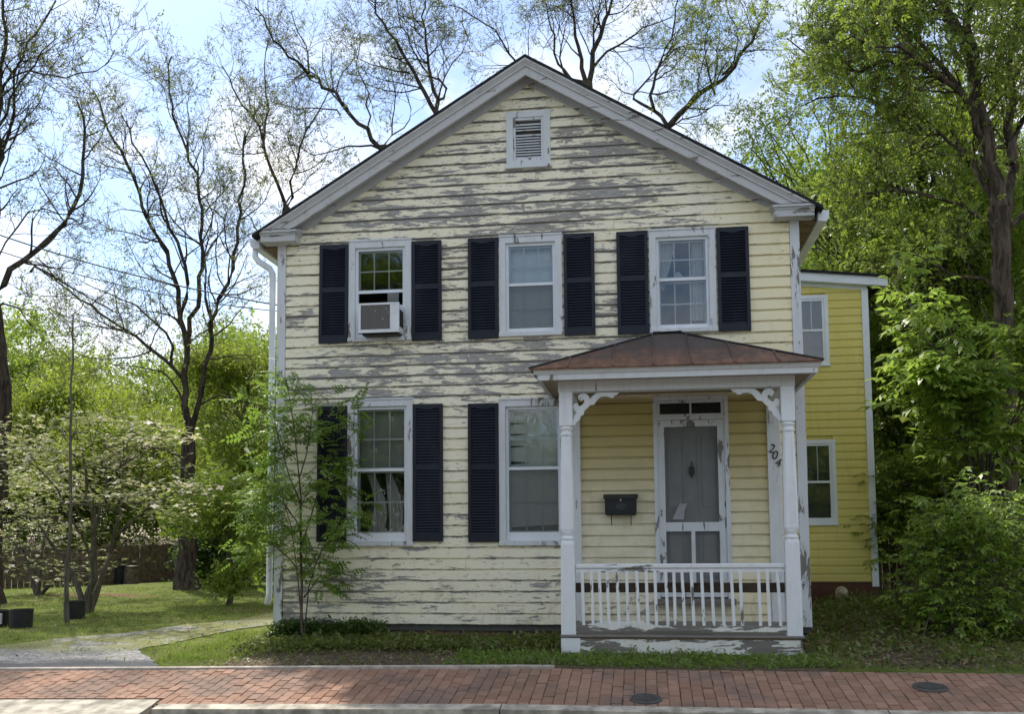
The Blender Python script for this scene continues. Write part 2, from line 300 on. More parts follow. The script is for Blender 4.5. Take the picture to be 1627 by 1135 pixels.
M = dict(siding=m_siding(), trim=m_trim('white_trim', .24, (.70, .72, .74), .35), trimrake=m_trim('rake_trim_paint', .30, (.52, .53, .54), .5, 'x'), casing=m_trim('window_casing_paint', .31, (.66, .69, .72), .4),
    post=m_trim('porch_post_paint', .25, (.80, .83, .86), .25), rail=m_trim('railing_paint', .33, (.80, .82, .84), .3, 'x'), sill=m_trim('weathered_skirt', .55, (.80, .79, .75), .4, 'x'),
    baluster=m_trim('baluster_paint', .30, (.80, .82, .84), .3), floorw=m_trim('worn_floor', .8, (.6, .58, .55), .4, 'x'), corner=m_trim('corner_board_paint', .33, (.66, .69, .72), .4),
    vinyl=m_vinyl(), vtrim=simple('white_vinyl_trim', (.74, .78, .83), .45, .3, .05, 3), gutter=simple('white_metal_gutter', (.70, .74, .78), .4, .4, .12, 4),
    navy=m_navy(), shingle=simple('asphalt_shingle', (.03, .03, .032), .95, .1, .4, 30, .01), soffit=simple('bare_soffit_wood', (.20, .14, .09), .8, .2, .3, 6),
    glass=m_glass(), dark=simple('dim_room_wall', (.10, .10, .09), .9, .1), blind=m_blind(), shade=m_cloth('roller_shade_cloth', (.52, .55, .50)), lace=m_cloth('curtain_cloth', (.86, .86, .85)), sheer=m_sheer('sheer_curtain', (.72, .70, .67), .8), screen=m_sheer('insect_screen', (.085, .09, .095), .46), wscreen=m_sheer('window_screen', (.20, .205, .20), .42),
    door=simple('white_door_paint', (.55, .56, .55), .5, .3, .06, 4), iron=simple('dark_iron', (.012, .012, .013), .5, .4), black=simple('black_enamel', (.010, .011, .016), .35, .45, .3, 10), tin=m_tin(),
    brick=m_brick('paver_brick', ((.25, .14, .092), (.36, .215, .15), (.22, .15, .12))), fbrick=m_brick('foundation_brick', ((.16, .075, .055), (.24, .12, .085), (.16, .14, .12))), mortar=simple('sandy_joint', (.085, .070, .052), .95, .1, .4, 5),
    concrete=simple('old_concrete', (.40, .365, .30), .9, .15, .42, 6, .006), pale=simple('pale_concrete_edge', (.44, .39, .34), .9, .15, .25, 9, .004), asphalt=simple('street_asphalt', (.11, .107, .10), .9, .2, .3, 25, .006), castiron=simple('cast_iron_cover', (.075, .072, .068), .55, .4, .3, 20),
    ground=m_ground(), gravel=m_gravel(), bark=m_bark('grey_brown_bark', (.028, .022, .018), (.095, .078, .062)), bark2=m_bark('ash_brown_bark', (.045, .034, .026), (.14, .11, .085)), bark3=m_bark('grey_smooth_bark', (.07, .062, .052), (.15, .135, .115)),
    fence=simple('weathered_fence_plank', (.135, .105, .08), .9, .1, .4, 7), plastic=simple('black_plastic', (.016, .018, .021), .5, .3, .3, 6), label=simple('white_label', (.5, .5, .5)), wire=simple('cable_black', (.015, .015, .015), .6), ac=simple('appliance_white', (.72, .75, .78), .4, .4, .08, 8), speck=m_speck(), stone=simple('pale_globe', (.42, .36, .27), .7, .2, .2, 12),
    lf_spring=m_leaf('spring_leaf', (.115, .18, .02), (.26, .32, .04), .5), lf_mid=m_leaf('mid_green_leaf', (.10, .17, .018), (.23, .31, .042), .52, (.32, .36, .06), .12), lf_dark=m_leaf('dark_green_leaf', (.035, .075, .012), (.09, .155, .028), .4),
    lf_bud=m_leaf('bud_leaf', (.09, .11, .035), (.20, .24, .065), .5, (.20, .15, .08), .15), lf_dog=m_leaf('dogwood_bract', (.11, .16, .03), (.27, .31, .085), .45, (.74, .60, .54), .32), lf_sap=m_leaf('sapling_leaf', (.09, .17, .02), (.20, .30, .045), .48), lf_elder=m_leaf('elder_leaf', (.11, .20, .022), (.27, .38, .06), .5, (.36, .42, .08), .12),
    grass=m_leaf('grass_blade', (.10, .17, .022), (.25, .32, .06), .4, (.30, .27, .11), .1), dgrass=m_leaf('shaded_weed', (.07, .11, .016), (.18, .23, .045), .4, (.20, .15, .08), .15), litter=m_leaf('dead_leaf', (.14, .095, .055), (.32, .24, .15), .1))

# ------------------------------------------------------------------ terrain
def dip(x): return -.0155*np.clip(-1.3-x, 0, 9)
def zg(x, y):
    x = np.asarray(x, float); y = np.asarray(y, float)
    z = .22*sstep(1.7, 3.2, x)*sstep(-2.2, 3.0, y)+.012*sstep(-2.3, -.6, y)*sstep(-5.6, -4.6, x)*(1-sstep(-1.3, -.8, x))
    z = z+dip(x)*(1-sstep(-2.4, 1.5, y))
    z = z+.012*np.sin(x*2.1+y)*np.sin(y*1.7)+.02*np.sin(x*.6)*np.sin(y*.5)*sstep(0, 4, y)
    return np.where(y < -2.47, -.75, z-.015)
xs = np.unique(np.concatenate([np.linspace(-420, -40, 12), np.linspace(-40, -18, 20), np.arange(-18, 9, .14), np.linspace(9, 40, 20), np.linspace(40, 420, 12)]))
ys = np.unique(np.concatenate([np.linspace(-300, -3, 8), [-2.6, -2.48], np.arange(-2.46, 12, .14), np.linspace(12, 40, 25), np.linspace(40, 700, 14)]))
X, Y = np.meshgrid(xs, ys); Z = zg(X, Y)
gv = np.stack([X.ravel(), Y.ravel(), Z.ravel()], 1); nx = len(xs); ii = np.arange((len(ys)-1)*(nx-1)); rr = ii//(nx-1)*nx+ii % (nx-1)
gm = npmesh('ground', gv, np.stack([rr, rr+1, rr+nx+1, rr+nx], 1), M['ground'], True)
ca = gm.color_attributes.new('zone', 'FLOAT_COLOR', 'POINT'); zc = np.zeros((len(gv), 4)); zc[:, 3] = 1
xx, yy = gv[:, 0], gv[:, 1]
zc[:, 1] = np.maximum(sstep(-5.0, -4.5, xx)*sstep(.4, -.1, yy)*np.where(xx < -.9, 1, .6)*(xx < 1.8), .62*sstep(1.7, 2.2, xx)*sstep(3.7, 3.2, xx)*sstep(-2.35, -2.0, yy))
zc[:, 1] = np.maximum(zc[:, 1], .75*sstep(13, 17, yy)); zc[:, 1] = np.maximum(zc[:, 1], .8*sstep(3.4, 5, xx)*sstep(-1.5, .5, yy))
zc[:, 2] = .75*np.exp(-(((xx+12.2)/2.6)**2+((yy-8.6)/.8)**2))+.7*np.exp(-(((xx+6.8)/1.0)**2+((yy-4.6)/.5)**2))
ca.data.foreach_set('color', zc.astype(np.float32).ravel())
tag(place(bpy.data.objects.new('ground', gm), None), kind='structure')
MB().box(-300, 300, -300, -3.74, -.6, -.34).build('street', M['asphalt'])['kind'] = 'structure'
# driveway: a worn strip from the apron towards the yard
def strip(name, left, right, m, dz=.012, n=60):
    mb = MB(); rows = []
    for k in range(n+1):
        t = k/n; j = t*(len(left)-1); a = min(int(j), len(left)-2); u = j-a
        l = Vector(left[a]).lerp(Vector(left[a+1]), u); r_ = Vector(right[a]).lerp(Vector(right[a+1]), u)
        l += Vector((random.uniform(-.025, .025), random.uniform(-.015, .015))); r_ += Vector((random.uniform(-.025, .025), random.uniform(-.015, .015)))
        if k == 0: l.y = r_.y = -2.43
        rows.append([(p.x, p.y, float(zg(p.x, p.y))+dz) for p in [l.lerp(r_, q/30) for q in range(31)]])
    mb.loft(rows, False, False); o = mb.build(name, m, None, True); o['kind'] = 'structure'; return o
strip('driveway', [(-11, -2.43), (-9.4, -1.5), (-8.0, -.4), (-6.9, 1.0), (-6.2, 3.0), (-6.2, 7)], [(-4.98, -2.43), (-5.4, -1.8), (-6.0, -1.0), (-5.7, .5), (-5.25, 2.6), (-5.2, 7)], M['gravel'])

# ------------------------------------------------------------------ pavement
SL = .172/1.2
def zs(x, y): return float(dip(x))-.012-SL*(-2.43-y)
def slab(name, x0, x1, y0, y1, dz, thick, m, parent=None, n=24, b=0):
    mb = MB(); rows = []
    for k in range(n+1):
        x = x0+(x1-x0)*k/n
        rows.append([(x, y0, zs(x, y0)+dz), (x, y1, zs(x, y1)+dz), (x, y1, zs(x, y1)+dz-thick), (x, y0, zs(x, y0)+dz-thick)])
    return mb.loft(rows).build(name, m, parent)
side = slab('sidewalk', -14, 12, -2.47, -3.605, -.016, .3, M['mortar'], n=60); side['kind'] = 'structure'
def paver(seed):
    rg = random.Random(seed); bm = bmesh.new(); bmesh.ops.create_cube(bm, size=1)
    for v in bm.verts: v.co = (v.co.x*.0955, v.co.y*.190, v.co.z*.05)
    bmesh.ops.bevel(bm, geom=[e for e in bm.edges if all(v.co.z > 0 for v in e.verts)], offset=.005, segments=1, affect='EDGES')
    for v in bm.verts: v.co += Vector((rg.uniform(-.0015, .0015), rg.uniform(-.002, .002), rg.uniform(-.001, .001)))
    return MB().bm(bm).mesh('paver_brick', M['brick'])
pmesh = [paver(k) for k in range(8)]
slots = []
for i in range(-75, 52):
    x = i*.1005+.03; y = -2.474; first = True
    while True:
        ln = .081 if (first and i % 2) else .162; first = False; yb = (-3.606 if x > -4.42 else -3.425); rem = y-yb
        if rem < .03: break
        if rem-ln < .035: ln = rem
        slots.append((x, y-ln/2, ln)); y -= ln
def depth(s):
    p = Vector((s[0], s[1], zs(s[0], s[1])))-EYE; zc_ = p.dot(_f); return (abs(p.dot(_r)/zc_*FPX+PX-813) > 830, zc_)
slots.sort(key=depth)
TILT = Matrix.Rotation(math.atan(SL), 3, 'X')
big = MB()
for k, (x, y, ln) in enumerate(slots):
    rot = TILT @ Matrix.Rotation(random.gauss(0, .008), 3, 'Z') @ Matrix.Rotation(random.gauss(0, .012), 3, 'Y') @ Matrix.Diagonal((1, (ln-.007)/.190, 1))
    mt = Matrix.Translation(Vector((x+random.gauss(0, .0012), y, zs(x, y)-.025+random.gauss(0, .0022)))) @ rot.to_4x4()
    if k < 300:
        o = bpy.data.objects.new('brick', pmesh[k % 8]); C.objects.link(o); o.parent = side; o.matrix_world = mt
    else:
        me = pmesh[k % 8]; i0 = len(big.v); big.v += [tuple(mt @ v.co) for v in me.vertices]; big.f += [tuple(i0+a for a in p.vertices) for p in me.polygons]
def m_brick_isl():
    g = G('paver_brick_field'); r = g.isl(); P = g.pos(); n1 = g.noise(P, 22, 5, .7); n2 = g.noise(P, 1.6, 3, .6)
    c = g.mix(r, (.25, .14, .092), (.36, .215, .15)); c = g.mix(g.math('MULTIPLY', g.ramp(n1, .4, .75), .4), c, (.22, .15, .12)); c = g.mix(g.math('MULTIPLY', g.ramp(n2, .42, .68), .7), c, (.15, .12, .10))
    return g.pbr(c, .85, .2, g.bump(n1, .004))
o = big.build('brick_field', m_brick_isl(), side); o['kind'] = 'stuff'
slab('edging_strip', -14, -.9, -2.418, -2.468, .018, .12, M['pale'], None, 40)['kind'] = 'structure'
curb = slab('kerb', -4.40, -1.262, -3.612, -3.76, .006, .26, M['concrete']); curb['kind'] = 'structure'
for a, b in ((-1.25, 1.94), (1.955, 5.1), (5.11, 8.5)): slab('kerb_stone', a, b, -3.612, -3.76, .006, .26, M['concrete'], curb)
ap = MB(); rows = []
for k in range(21):
    x = -14+k*(14-4.47)/20; rows.append([(x, -3.475, zs(x, -3.475)+.004), (x-.0, -3.66, zs(x, -3.66)-.004), (x+.05*(k == 20), -4.5, -.34), (x, -4.5, -.6), (x, -3.475, -.6)])
ap.loft(rows).build('driveway_apron', M['concrete'])['kind'] = 'structure'
MB().box(-5.6, -4.35, -3.47, -3.43, -.5, zs(-4.9, -3.45)-.02).build('apron_joint', M['mortar'])['kind'] = 'structure'
def cover(cx, cy, r, label):
    t = thing('utility_cover', label, 'utility cover', (cx, cy, zs(cx, cy)))
    mb = MB(); mb.lathe(0, 0, [(r*.86, -.02), (r*.86, .006), (r*.82, .009), (.01, .010)], 28)
    for k in range(-3, 4): mb.box(-math.sqrt(max(.01, .6-(k/4.2)**2))*r*.95, math.sqrt(max(.01, .6-(k/4.2)**2))*r*.95, k*r*.19-.008, k*r*.19+.008, .008, .015)
    ring = MB().lathe(0, 0, [(r, -.03), (r, .008), (r*.97, .011), (r*.88, .011), (r*.87, .002), (r*.87, -.03)], 28)
    for nm, b_, mt in (('lid', mb, M['castiron']), ('rim', ring, M['castiron'] if r > .16 else M['castiron'])):
        o = bpy.data.objects.new(nm, b_.mesh(nm, mt)); C.objects.link(o); o.parent = t
    t.rotation_euler = (math.atan(SL), 0, 0)
cover(-.02, -3.40, .14, 'dark round iron cover set in the brick pavement before the porch')
cover(2.46, -2.95, .15, 'round iron cover in the pavement near the leafy shrubs')

# ------------------------------------------------------------------ house
XL, XR, AX, DEEP = -4.68, 1.925, -1.38, 9.0
RS = .602
def under(x): return 7.255-RS*abs(x-AX)
house = thing('house', 'two-storey gabled house with peeling pale yellow clapboards and navy shutters', 'house', (AX, 0, .18))
E_ = .136; Z0 = .18
WIN = [(-3.72, -2.895, 3.76, 5.065, 4.41), (-1.762, -.968, 3.76, 5.037, 4.425), (.115, .92, 3.74, 5.02, 4.41), (-3.725, -2.872, 1.155, 3.0, 2.11), (-1.78, -.93, 1.15, 2.955, 2.10)]
OPEN = [(a+.03, b-.03, c+.03, d-.03) for a, b, c, d, _ in WIN]+[(.15, 1.0, .45, 2.92), (-1.62, -1.12, 5.97, 6.63)]
def prof(v): return -.031-.003*(1-v/.108) if v < .108 else (-.031+.020*((v-.108)/.015)**.6 if v < .123 else (-.013 if v < .1235 else -.009))
def board(xa, xb, zb, lo, hi):
    n = max(1, int((xb-xa)/.3)); rings = []; j = 0
    vs = sorted({lo, hi, *[v for v in (.004, .108, .112, .117, .1229, .1236) if lo < v < hi]})
    for k in range(n+1):
        x = xa+(xb-xa)*k/n; j = random.uniform(-.0016, .0016); jz = random.uniform(-.0022, .0022) if lo == 0 else 0
        rings.append([(x, prof(v)+j*(1-v/.2)+(.002 if v == 0 else 0), zb+v+(jz if v < .01 else 0)) for v in vs]+[(x, -.001, zb+hi), (x, -.001, zb+lo+(.034 if lo == 0 else 0)), (x, -.012, zb+lo+(.026 if lo == 0 else .0005))])
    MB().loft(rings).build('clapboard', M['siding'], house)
for i in range(52):
    zb = Z0+i*E_; hx = (under(AX)-(zb+.146))/RS
    if hx < .12: break
    xa, xb = max(XL+.115, AX-hx), min(XR-.115, AX+hx)
    segs = [(xa, xb, 0, .141)]
    for (a, b, c, d) in OPEN:
        nw = []
        for (p, q, lo, hi) in segs:
            if zb+hi <= c or zb+lo >= d or q <= a or p >= b: nw.append((p, q, lo, hi)); continue
            if p < a: nw.append((p, a, lo, hi))
            if q > b: nw.append((b, q, lo, hi))
            if zb+lo < c: nw.append((max(p, a), min(q, b), lo, c-zb))
            if zb+hi > d+.002: nw.append((max(p, a), min(q, b), d-zb, hi))
        segs = nw
    for (p, q, lo, hi) in segs:
        if q-p < .03 or hi-lo < .01: continue
        if q-p > 2.6 and random.random() < .75:
            c = random.uniform(p+.8, q-.8); board(p, c-.0015, zb, lo, hi); board(c+.0015, q, zb, lo, hi)
        else: board(p, q, zb, lo, hi)
# sheathing and the other walls
cx_ = sorted({XL, XR, *[v for o in OPEN[:6] for v in o[:2]]}); cz_ = sorted({.1, 5.2, *[v for o in OPEN[:6] for v in o[2:]]})
mb = MB()
for a, b in zip(cx_, cx_[1:]):
    for c, d in zip(cz_, cz_[1:]):
        if not any(o[0] < (a+b)/2 < o[1] and o[2] < (c+d)/2 < o[3] for o in OPEN): mb.poly([(a, .004, c), (b, .004, c), (b, .004, d), (a, .004, d)])
mb.poly([(XL, .004, 5.2), (XR, .004, 5.2), (AX, .004, under(AX))])
mb.build('sheathing', M['dark'], house)
g_ = MB(); g_.box(XL, XL+.1, .01, DEEP, .1, 5.2).box(XR-.1, XR, .01, DEEP, .1, 5.2).box(XL, XR, DEEP, DEEP+.1, .1, 5.2)
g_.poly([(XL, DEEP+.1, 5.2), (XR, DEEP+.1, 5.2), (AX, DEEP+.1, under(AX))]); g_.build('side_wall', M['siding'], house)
MB().box(XL+.11, XR-.11, .02, DEEP-.02, .42, .48).build('ground_floor', M['dark'], house)
MB().box(XL+.11, XR-.11, .02, DEEP-.02, 3.2, 3.3).build('upper_floor', M['dark'], house)
MB().box(XL+.11, XR-.11, .02, DEEP-.02, 5.12, 5.19).build('attic_floor', M['dark'], house)
MB().box(XL+.11, XR-.11, 1.6, 1.66, .49, 3.19).build('inner_wall', M['dark'], house)
MB().box(XL+.11, XR-.11, 1.6, 1.66, 3.31, 5.11).build('inner_wall', M['dark'], house)
# foundation with its bricks
fo = MB().box(XL+.03, XR-.03, .045, .3, -.3, .17).build('foundation', M['mortar'], house)
fm = []
for k in range(5):
    b = MB(); b.bev(-.096, .096, 0, .1, -.029, .029, .004); fm.append(b.mesh('foundation_brick', M['fbrick']))
for r_ in range(3):
    x = XL+.13+(.1 if r_ % 2 else 0)
    while x < -.9:
        o = bpy.data.objects.new('brick', fm[random.randrange(5)]); o.location = (x, .028+random.uniform(-.006, .006), .135-r_*.07); o.rotation_euler = (0, random.uniform(-.01, .01), random.uniform(-.015, .015)); place(o, fo); x += .206
# corner boards
for a, b, nm in ((XL, XL+.112, 0), (XR-.112, XR, 1)):
    rings = [[(a+j, -.044, z), (b+j, -.044, z), (b+j, .08, z), (a+j, .08, z)] for z, j in [(.17+(5.15-.17)*k/10, random.uniform(-.004, .004)) for k in range(11)]]
    MB().loft(rings).build('corner_board', M['corner'], house)
# roof
for s in (-1, 1):
    mb = MB(); ex = 3.555; rings = []
    for k in range(25):
        d = ex*k/24; x = AX+s*d; z = 7.26-RS*d; st = .012*((k*1.0) % 1); w_ = random.uniform(-.006, .006)
        rings.append([(x, -.30+w_, z), (x, -.30+w_, z+.042+w_*.6), (x, DEEP+.35, z+.042), (x, DEEP+.35, z)])
    o = mb.loft(rings).build('roof_slope', M['shingle'], house)
    def rake(name, ring, x_end, m):
        MB().loft([[(x, y, max(under(x)+dz, 5.213+(y+.29)*.23)) for y, dz in ring] for x in [AX+s*x_end*k_/60 for k_ in range(61)]]).build(name, m, house)
    rake('rake_fascia', [(-.25, -.075), (-.25, -.20), (-.215, -.20), (-.215, -.075)], 3.47, M['trimrake'])
    rake('rake_crown', [(-.296, .004), (-.296, -.020), (-.286, -.028), (-.262, -.068), (-.268, -.072), (-.268, -.092), (-.251, -.092), (-.251, .004)], 3.50, M['trimrake'])
    rake('rake_soffit', [(-.2145, -.06), (-.2145, -.075), (-.001, -.075), (-.001, -.06)], 3.42, M['trimrake'])
    rake('rake_frieze', [(-.052, -.0765), (-.052, -.245), (-.002, -.245), (-.002, -.0765)], 3.1, M['trimrake'])
    rake('frieze_molding', [(-.09, -.0775), (-.085, -.10), (-.056, -.125), (-.0525, -.125), (-.0525, -.0775)], 3.12, M['trimrake'])
# cornice returns, eaves, gutters
for s in (-1, 1):
    x_in = AX+s*(2.985); x_out = AX+s*3.47
    a, b = sorted((x_in, x_out)); mb = MB()
    mb.box(a+.012, b-.012, -.250, -.03, 5.065, 5.150).box(a+.004, b-.004, -.262, -.028, 5.149, 5.176).box(a-.014, b+.014, -.285, -.026, 5.175, 5.206)
    mb.poly([(a-.018, -.29, 5.208), (b+.018, -.29, 5.208), (b+.018, -.025, 5.269), (a-.018, -.025, 5.269)]).poly([(a-.018, -.29, 5.208), (a-.018, -.025, 5.269), (a-.018, -.025, 5.209)]).poly([(b+.018, -.29, 5.208), (b+.018, -.025, 5.269), (b+.018, -.025, 5.209)])
    mb.build('cornice_return', M['trimrake'], house)
    wx = XL if s < 0 else XR
    p, q = sorted((wx, AX+s*3.50)); MB().box(p, q, -.02, DEEP, 5.05, 5.08).build('eave_soffit', M['soffit'], house)
    p, q = sorted((AX+s*3.475, AX+s*3.50)); MB().box(p, q, -.02, DEEP, 5.082, 5.19).build('eave_fascia', M['trimrake'], house)
    gx = AX+s*3.52
    pr = [(0, 5.155), (0, 5.03), (s*.09, 5.02), (s*.125, 5.06), (s*.13, 5.155), (s*.12, 5.155), (s*.115, 5.065), (s*.085, 5.03), (s*.008, 5.04), (s*.008, 5.155)]
    gt = MB().loft([[(gx+dx, y, z-.01*y/9) for dx, z in pr] for y in (-.12, 3, 6, DEEP+.2)]).build('gutter', M['gutter'], house)
    MB().extr([(gx+dx, z) for dx, z in pr[:5]], -.124, -.119).build('end_cap', M['gutter'], gt)
dp = [(-4.985, -.05, 5.03), (-4.985, -.05, 4.93), (-4.93, -.05, 4.86), (-4.79, -.045, 4.77), (-4.745, -.045, 4.70), (-4.74, -.045, 2.5), (-4.74, -.045, .55), (-4.76, -.06, .42)]
MB().tube(dp, [.04, .04, .042, .042, .04, .038, .038, .038], 10).build('downspout', M['gutter'], house, True)

def ring4(mb, x0, x1, z0, z1, w, y0, y1, wb=None, wt=None):
    wb = w if wb is None else wb; wt = w if wt is None else wt
    mb.box(x0, x0+w, y0, y1, z0, z1).box(x1-w, x1, y0, y1, z0, z1).box(x0+w, x1-w, y0+.001, y1-.001, z0, z0+wb).box(x0+w, x1-w, y0+.001, y1-.001, z1-wt, z1)
    return mb
def cloth(xa, xb, za, zb, y, top=None, folds=6, n=24, amp=.018):
    """hanging cloth; top(x01,z01) -> x shift so it can be swept aside"""
    mb = MB(); rows = []
    for k in range(9):
        v = k/8; row = []
        for j in range(n+1):
            u = j/n; lo, hi = (xa, xb) if top is None else top(v)
            x = lo+(hi-lo)*u; row.append((x, y+amp*math.sin(u*folds*6.28)*(1+.3*v), zb+(za-zb)*v))
        rows.append(row)
    return mb.loft(rows, False, False)
def window(i, label_parts=None):
    x0, x1, z0, z1, zm = WIN[i]; cw = .082; mb = MB()
    mb.box(x0, x0+cw, -.056, .03, z0+.05, z1-.001).box(x1-cw, x1, -.056, .03, z0+.05, z1-.001).box(x0+cw, x1-cw, -.0555, .03, z1-cw, z1-.002)
    mb.box(x0-.004, x1+.004, -.066, .0, z1, z1+.022)
    wd = mb.build('window', M['casing'], house)
    up = i < 3
    MB().bev(x0-.006, x1+.006, -.075 if up else -.068, .03, z0-.004, z0+.05, .004).build('sill', M['casing'], wd)
    a, b, c, d = x0+cw+.002, x1-cw-.002, z0+.052, z1-cw-.002
    MB().box(x0+.03, x0+.05, -.058, -.053, z0+.3, z0+.36).box(x0+.03, x0+.05, -.058, -.053, z1-.36, z1-.3).build('shutter_hinge', M['casing'], wd)
    wb = .05 if up else .11
    st = ring4(MB(), a, b, c, d, .034, -.022, .02, wb, .036).build('storm_frame', M['vtrim'], wd)
    a, b, c, d = a+.035, b-.035, c+wb+.001, d-.037
    MB().box(a, b, -.012, .012, zm-.018, zm+.018).build('meeting_rail', M['vtrim'], st)
    low = zm-.02
    if i == 0: low = 4.25
    MB().poly([(a, .002, zm+.018), (b, .002, zm+.018), (b, .002, d), (a, .002, d)]).build('pane', M['glass'], wd)
    def grid(nm, za, zb_, y, rows=2):
        m_ = MB(); ww = (b-a)/3
        for k in (1, 2): m_.box(a+k*ww-.007, a+k*ww+.007, y-.008, y+.008, za, zb_)
        for k in range(1, rows): m_.box(a, b, y-.007, y+.007, za+(zb_-za)*k/rows-.009, za+(zb_-za)*k/rows+.009)
        ring4(m_, a-.02, b+.02, za-.02, zb_+.02, .036, y-.018, y+.018); m_.build(nm, M['vtrim'], wd)
    grid('upper_sash', zm+.02, d, .045)
    if i == 0:
        MB().box(a, b, .055, .09, 4.20, 4.245).build('lower_sash', M['vtrim'], wd)
        MB().box(-2.985, b+.01, .02, .03, c, 4.2).build('filler_panel', M['plastic'], wd)
        MB().box(-3.31, -3.16, .35, .36, 4.28, 4.52).build('paper_sheet', M['lace'], wd)
    else:
        grid('lower_sash', c, zm-.02, .085)
        MB().poly([(a, .004, c), (b, .004, c), (b, .004, zm-.018), (a, .004, zm-.018)]).build('pane', M['glass'], wd)
        if i in (1, 4): MB().poly([(a, -.004, c), (b, -.004, c), (b, -.004, zm-.018), (a, -.004, zm-.018)]).build('insect_screen', M['wscreen'], wd)
    return wd, a, b, c, d, zm
W = [window(i) for i in range(5)]
wd, a, b, c, d, zm = W[1]
MB().poly([(a-.02, .13, c), (b+.02, .13, c), (b+.02, .13, d+.03), (a-.02, .13, d+.03)]).build('blind', M['blind'], wd)
wd, a, b, c, d, zm = W[2]
cloth(a, b, zm-.1, d+.02, .12, lambda v: (a-.01, a+.22-.16*v), 5).build('curtain', M['lace'], wd, True)
cloth(a, b, zm-.5, d+.02, .12, lambda v: (b-.16-.03*v, b+.01), 5).build('curtain', M['lace'], wd, True)
MB().extr([(a+.12, zm-.02), (a+.22, zm+.13), (a+.25, zm+.14), (a+.36, zm-.02)], .16, .18).build('lamp_shade', M['lace'], wd)
wd, a, b, c, d, zm = W[3]
MB().poly([(a-.02, .12, zm+.03), (b+.02, .12, zm+.03), (b+.02, .12, d+.02), (a-.02, .12, d+.02)]).build('roller_shade', M['shade'], wd)
cloth(a, b, c-.02, zm-.04, .22, lambda v: (a+.06+.10*math.sin(v*3.1), a+.16+.14*math.sin(v*2.6)+.05*v), 4, amp=.02).build('curtain', M['sheer'], wd, True)
cloth(a, b, c-.02, zm-.02, .25, lambda v: (a+.30+.07*v, a+.38+.16*math.sin(v*2.2)), 4, amp=.02).build('curtain', M['sheer'], wd, True)
wd, a, b, c, d, zm = W[4]
MB().poly([(a-.02, .13, c+.06), (b+.02, .13, c+.09), (b+.02, .13, d+.03), (a-.02, .13, d+.03)]).build('blind', M['blind'], wd)
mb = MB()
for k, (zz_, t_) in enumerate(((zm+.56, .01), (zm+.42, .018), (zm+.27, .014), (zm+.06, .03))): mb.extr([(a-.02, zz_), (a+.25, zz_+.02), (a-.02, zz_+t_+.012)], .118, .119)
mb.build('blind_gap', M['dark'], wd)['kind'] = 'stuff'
cloth(a, b, d-.36, d+.02, .11, lambda v: (b-.30+.22*v, b+.0), 4).build('curtain', M['lace'], wd, True)

# shutters
def shutter_meshes(h):
    wdt = .385; f = MB(); f.bev(0, .042, -.034, 0, 0, h, .003).bev(wdt-.042, wdt, -.034, 0, 0, h, .003)
    mid = h*.535
    for z0_, z1_ in ((0, .095), (mid-.03, mid+.03), (h-.055, h)): f.box(.042, wdt-.042, -.033, -.002, z0_, z1_)
    f.box(.04, wdt-.04, -.006, -.001, .05, h-.05)
    f.extr([(.1, h-.055), (wdt-.1, h-.055), (wdt/2+.04, h-.072), (wdt/2-.04, h-.072)], -.0332, -.01)
    l = MB()
    for za, zb_ in ((.095, mid-.03), (mid+.03, h-.06)):
        n = max(1, int((zb_-za)/.034))
        for k in range(n):
            z = za+(k+.5)*(zb_-za)/n; i0 = len(l.v)
            l.v += [(.0425, -.031, z-.014), (wdt-.0425, -.031, z-.014), (wdt-.0425, -.026, z-.017), (.0425, -.026, z-.017), (.0425, -.010, z+.017), (wdt-.0425, -.010, z+.017), (wdt-.0425, -.006, z+.013), (.0425, -.006, z+.013)]
            l.f += [tuple(i0+q for q in ff) for ff in ((3, 2, 1, 0), (4, 5, 6, 7), (0, 1, 5, 4), (1, 2, 6, 5), (2, 3, 7, 6), (3, 0, 4, 7))]
    return f.mesh('shutter', M['navy']), l.mesh('louvre_panel', M['navy'])
SU, SLO = shutter_meshes(1.292), shutter_meshes(1.728)
for x, z, s_, rot in ((-4.112, 3.75, SU, .004), (-2.884, 3.742, SU, -.003), (-2.16, 3.744, SU, .002), (-.945, 3.742, SU, 0), (-.285, 3.735, SU, 0), (.938, 3.73, SU, -.002), (-4.12, 1.205, SLO, .002), (-2.874, 1.203, SLO, 0), (-2.17, 1.192, SLO, .001)):
    o = place(bpy.data.objects.new('shutter', s_[0]), house); o.location = (x, -.036, z); o.rotation_euler = (0, rot, 0); o.matrix_parent_inverse = Matrix.Translation(-house.location)
    c_ = bpy.data.objects.new('louvre_panel', s_[1]); C.objects.link(c_); c_.parent = o; c_['kind'] = 'stuff'

# attic vent
x0, x1, z0, z1 = -1.655, -1.095, 5.95, 6.665
v = ring4(MB(), x0, x1, z0, z1, .085, -.058, .02, .07, .08).build('attic_vent', M['casing'], house)
MB().bev(x0-.02, x1+.02, -.085, .0, z0-.035, z0-.001, .004).build('sill', M['casing'], v)
ring4(MB(), x0+.087, x1-.087, z0+.072, z1-.082, .03, -.046, .0).build('shutter_frame', M['casing'], v)
MB().box(x0+.12, x1-.12, .012, .016, z0+.08, z1-.1).build('backing', M['plastic'], v)
for k in range(13):
    if k == 9: continue
    z = z0+.125+k*.0355; a_, b_ = x0+.118, x1-.118
    MB().poly([(a_, -.040, z-.014), (b_, -.040, z-.014), (b_, -.006, z+.016), (a_, -.006, z+.016)]).poly([(a_, -.040, z-.014), (b_, -.040, z-.014), (b_, -.037, z-.020), (a_, -.037, z-.020)]).build('slat', M['casing'], v)

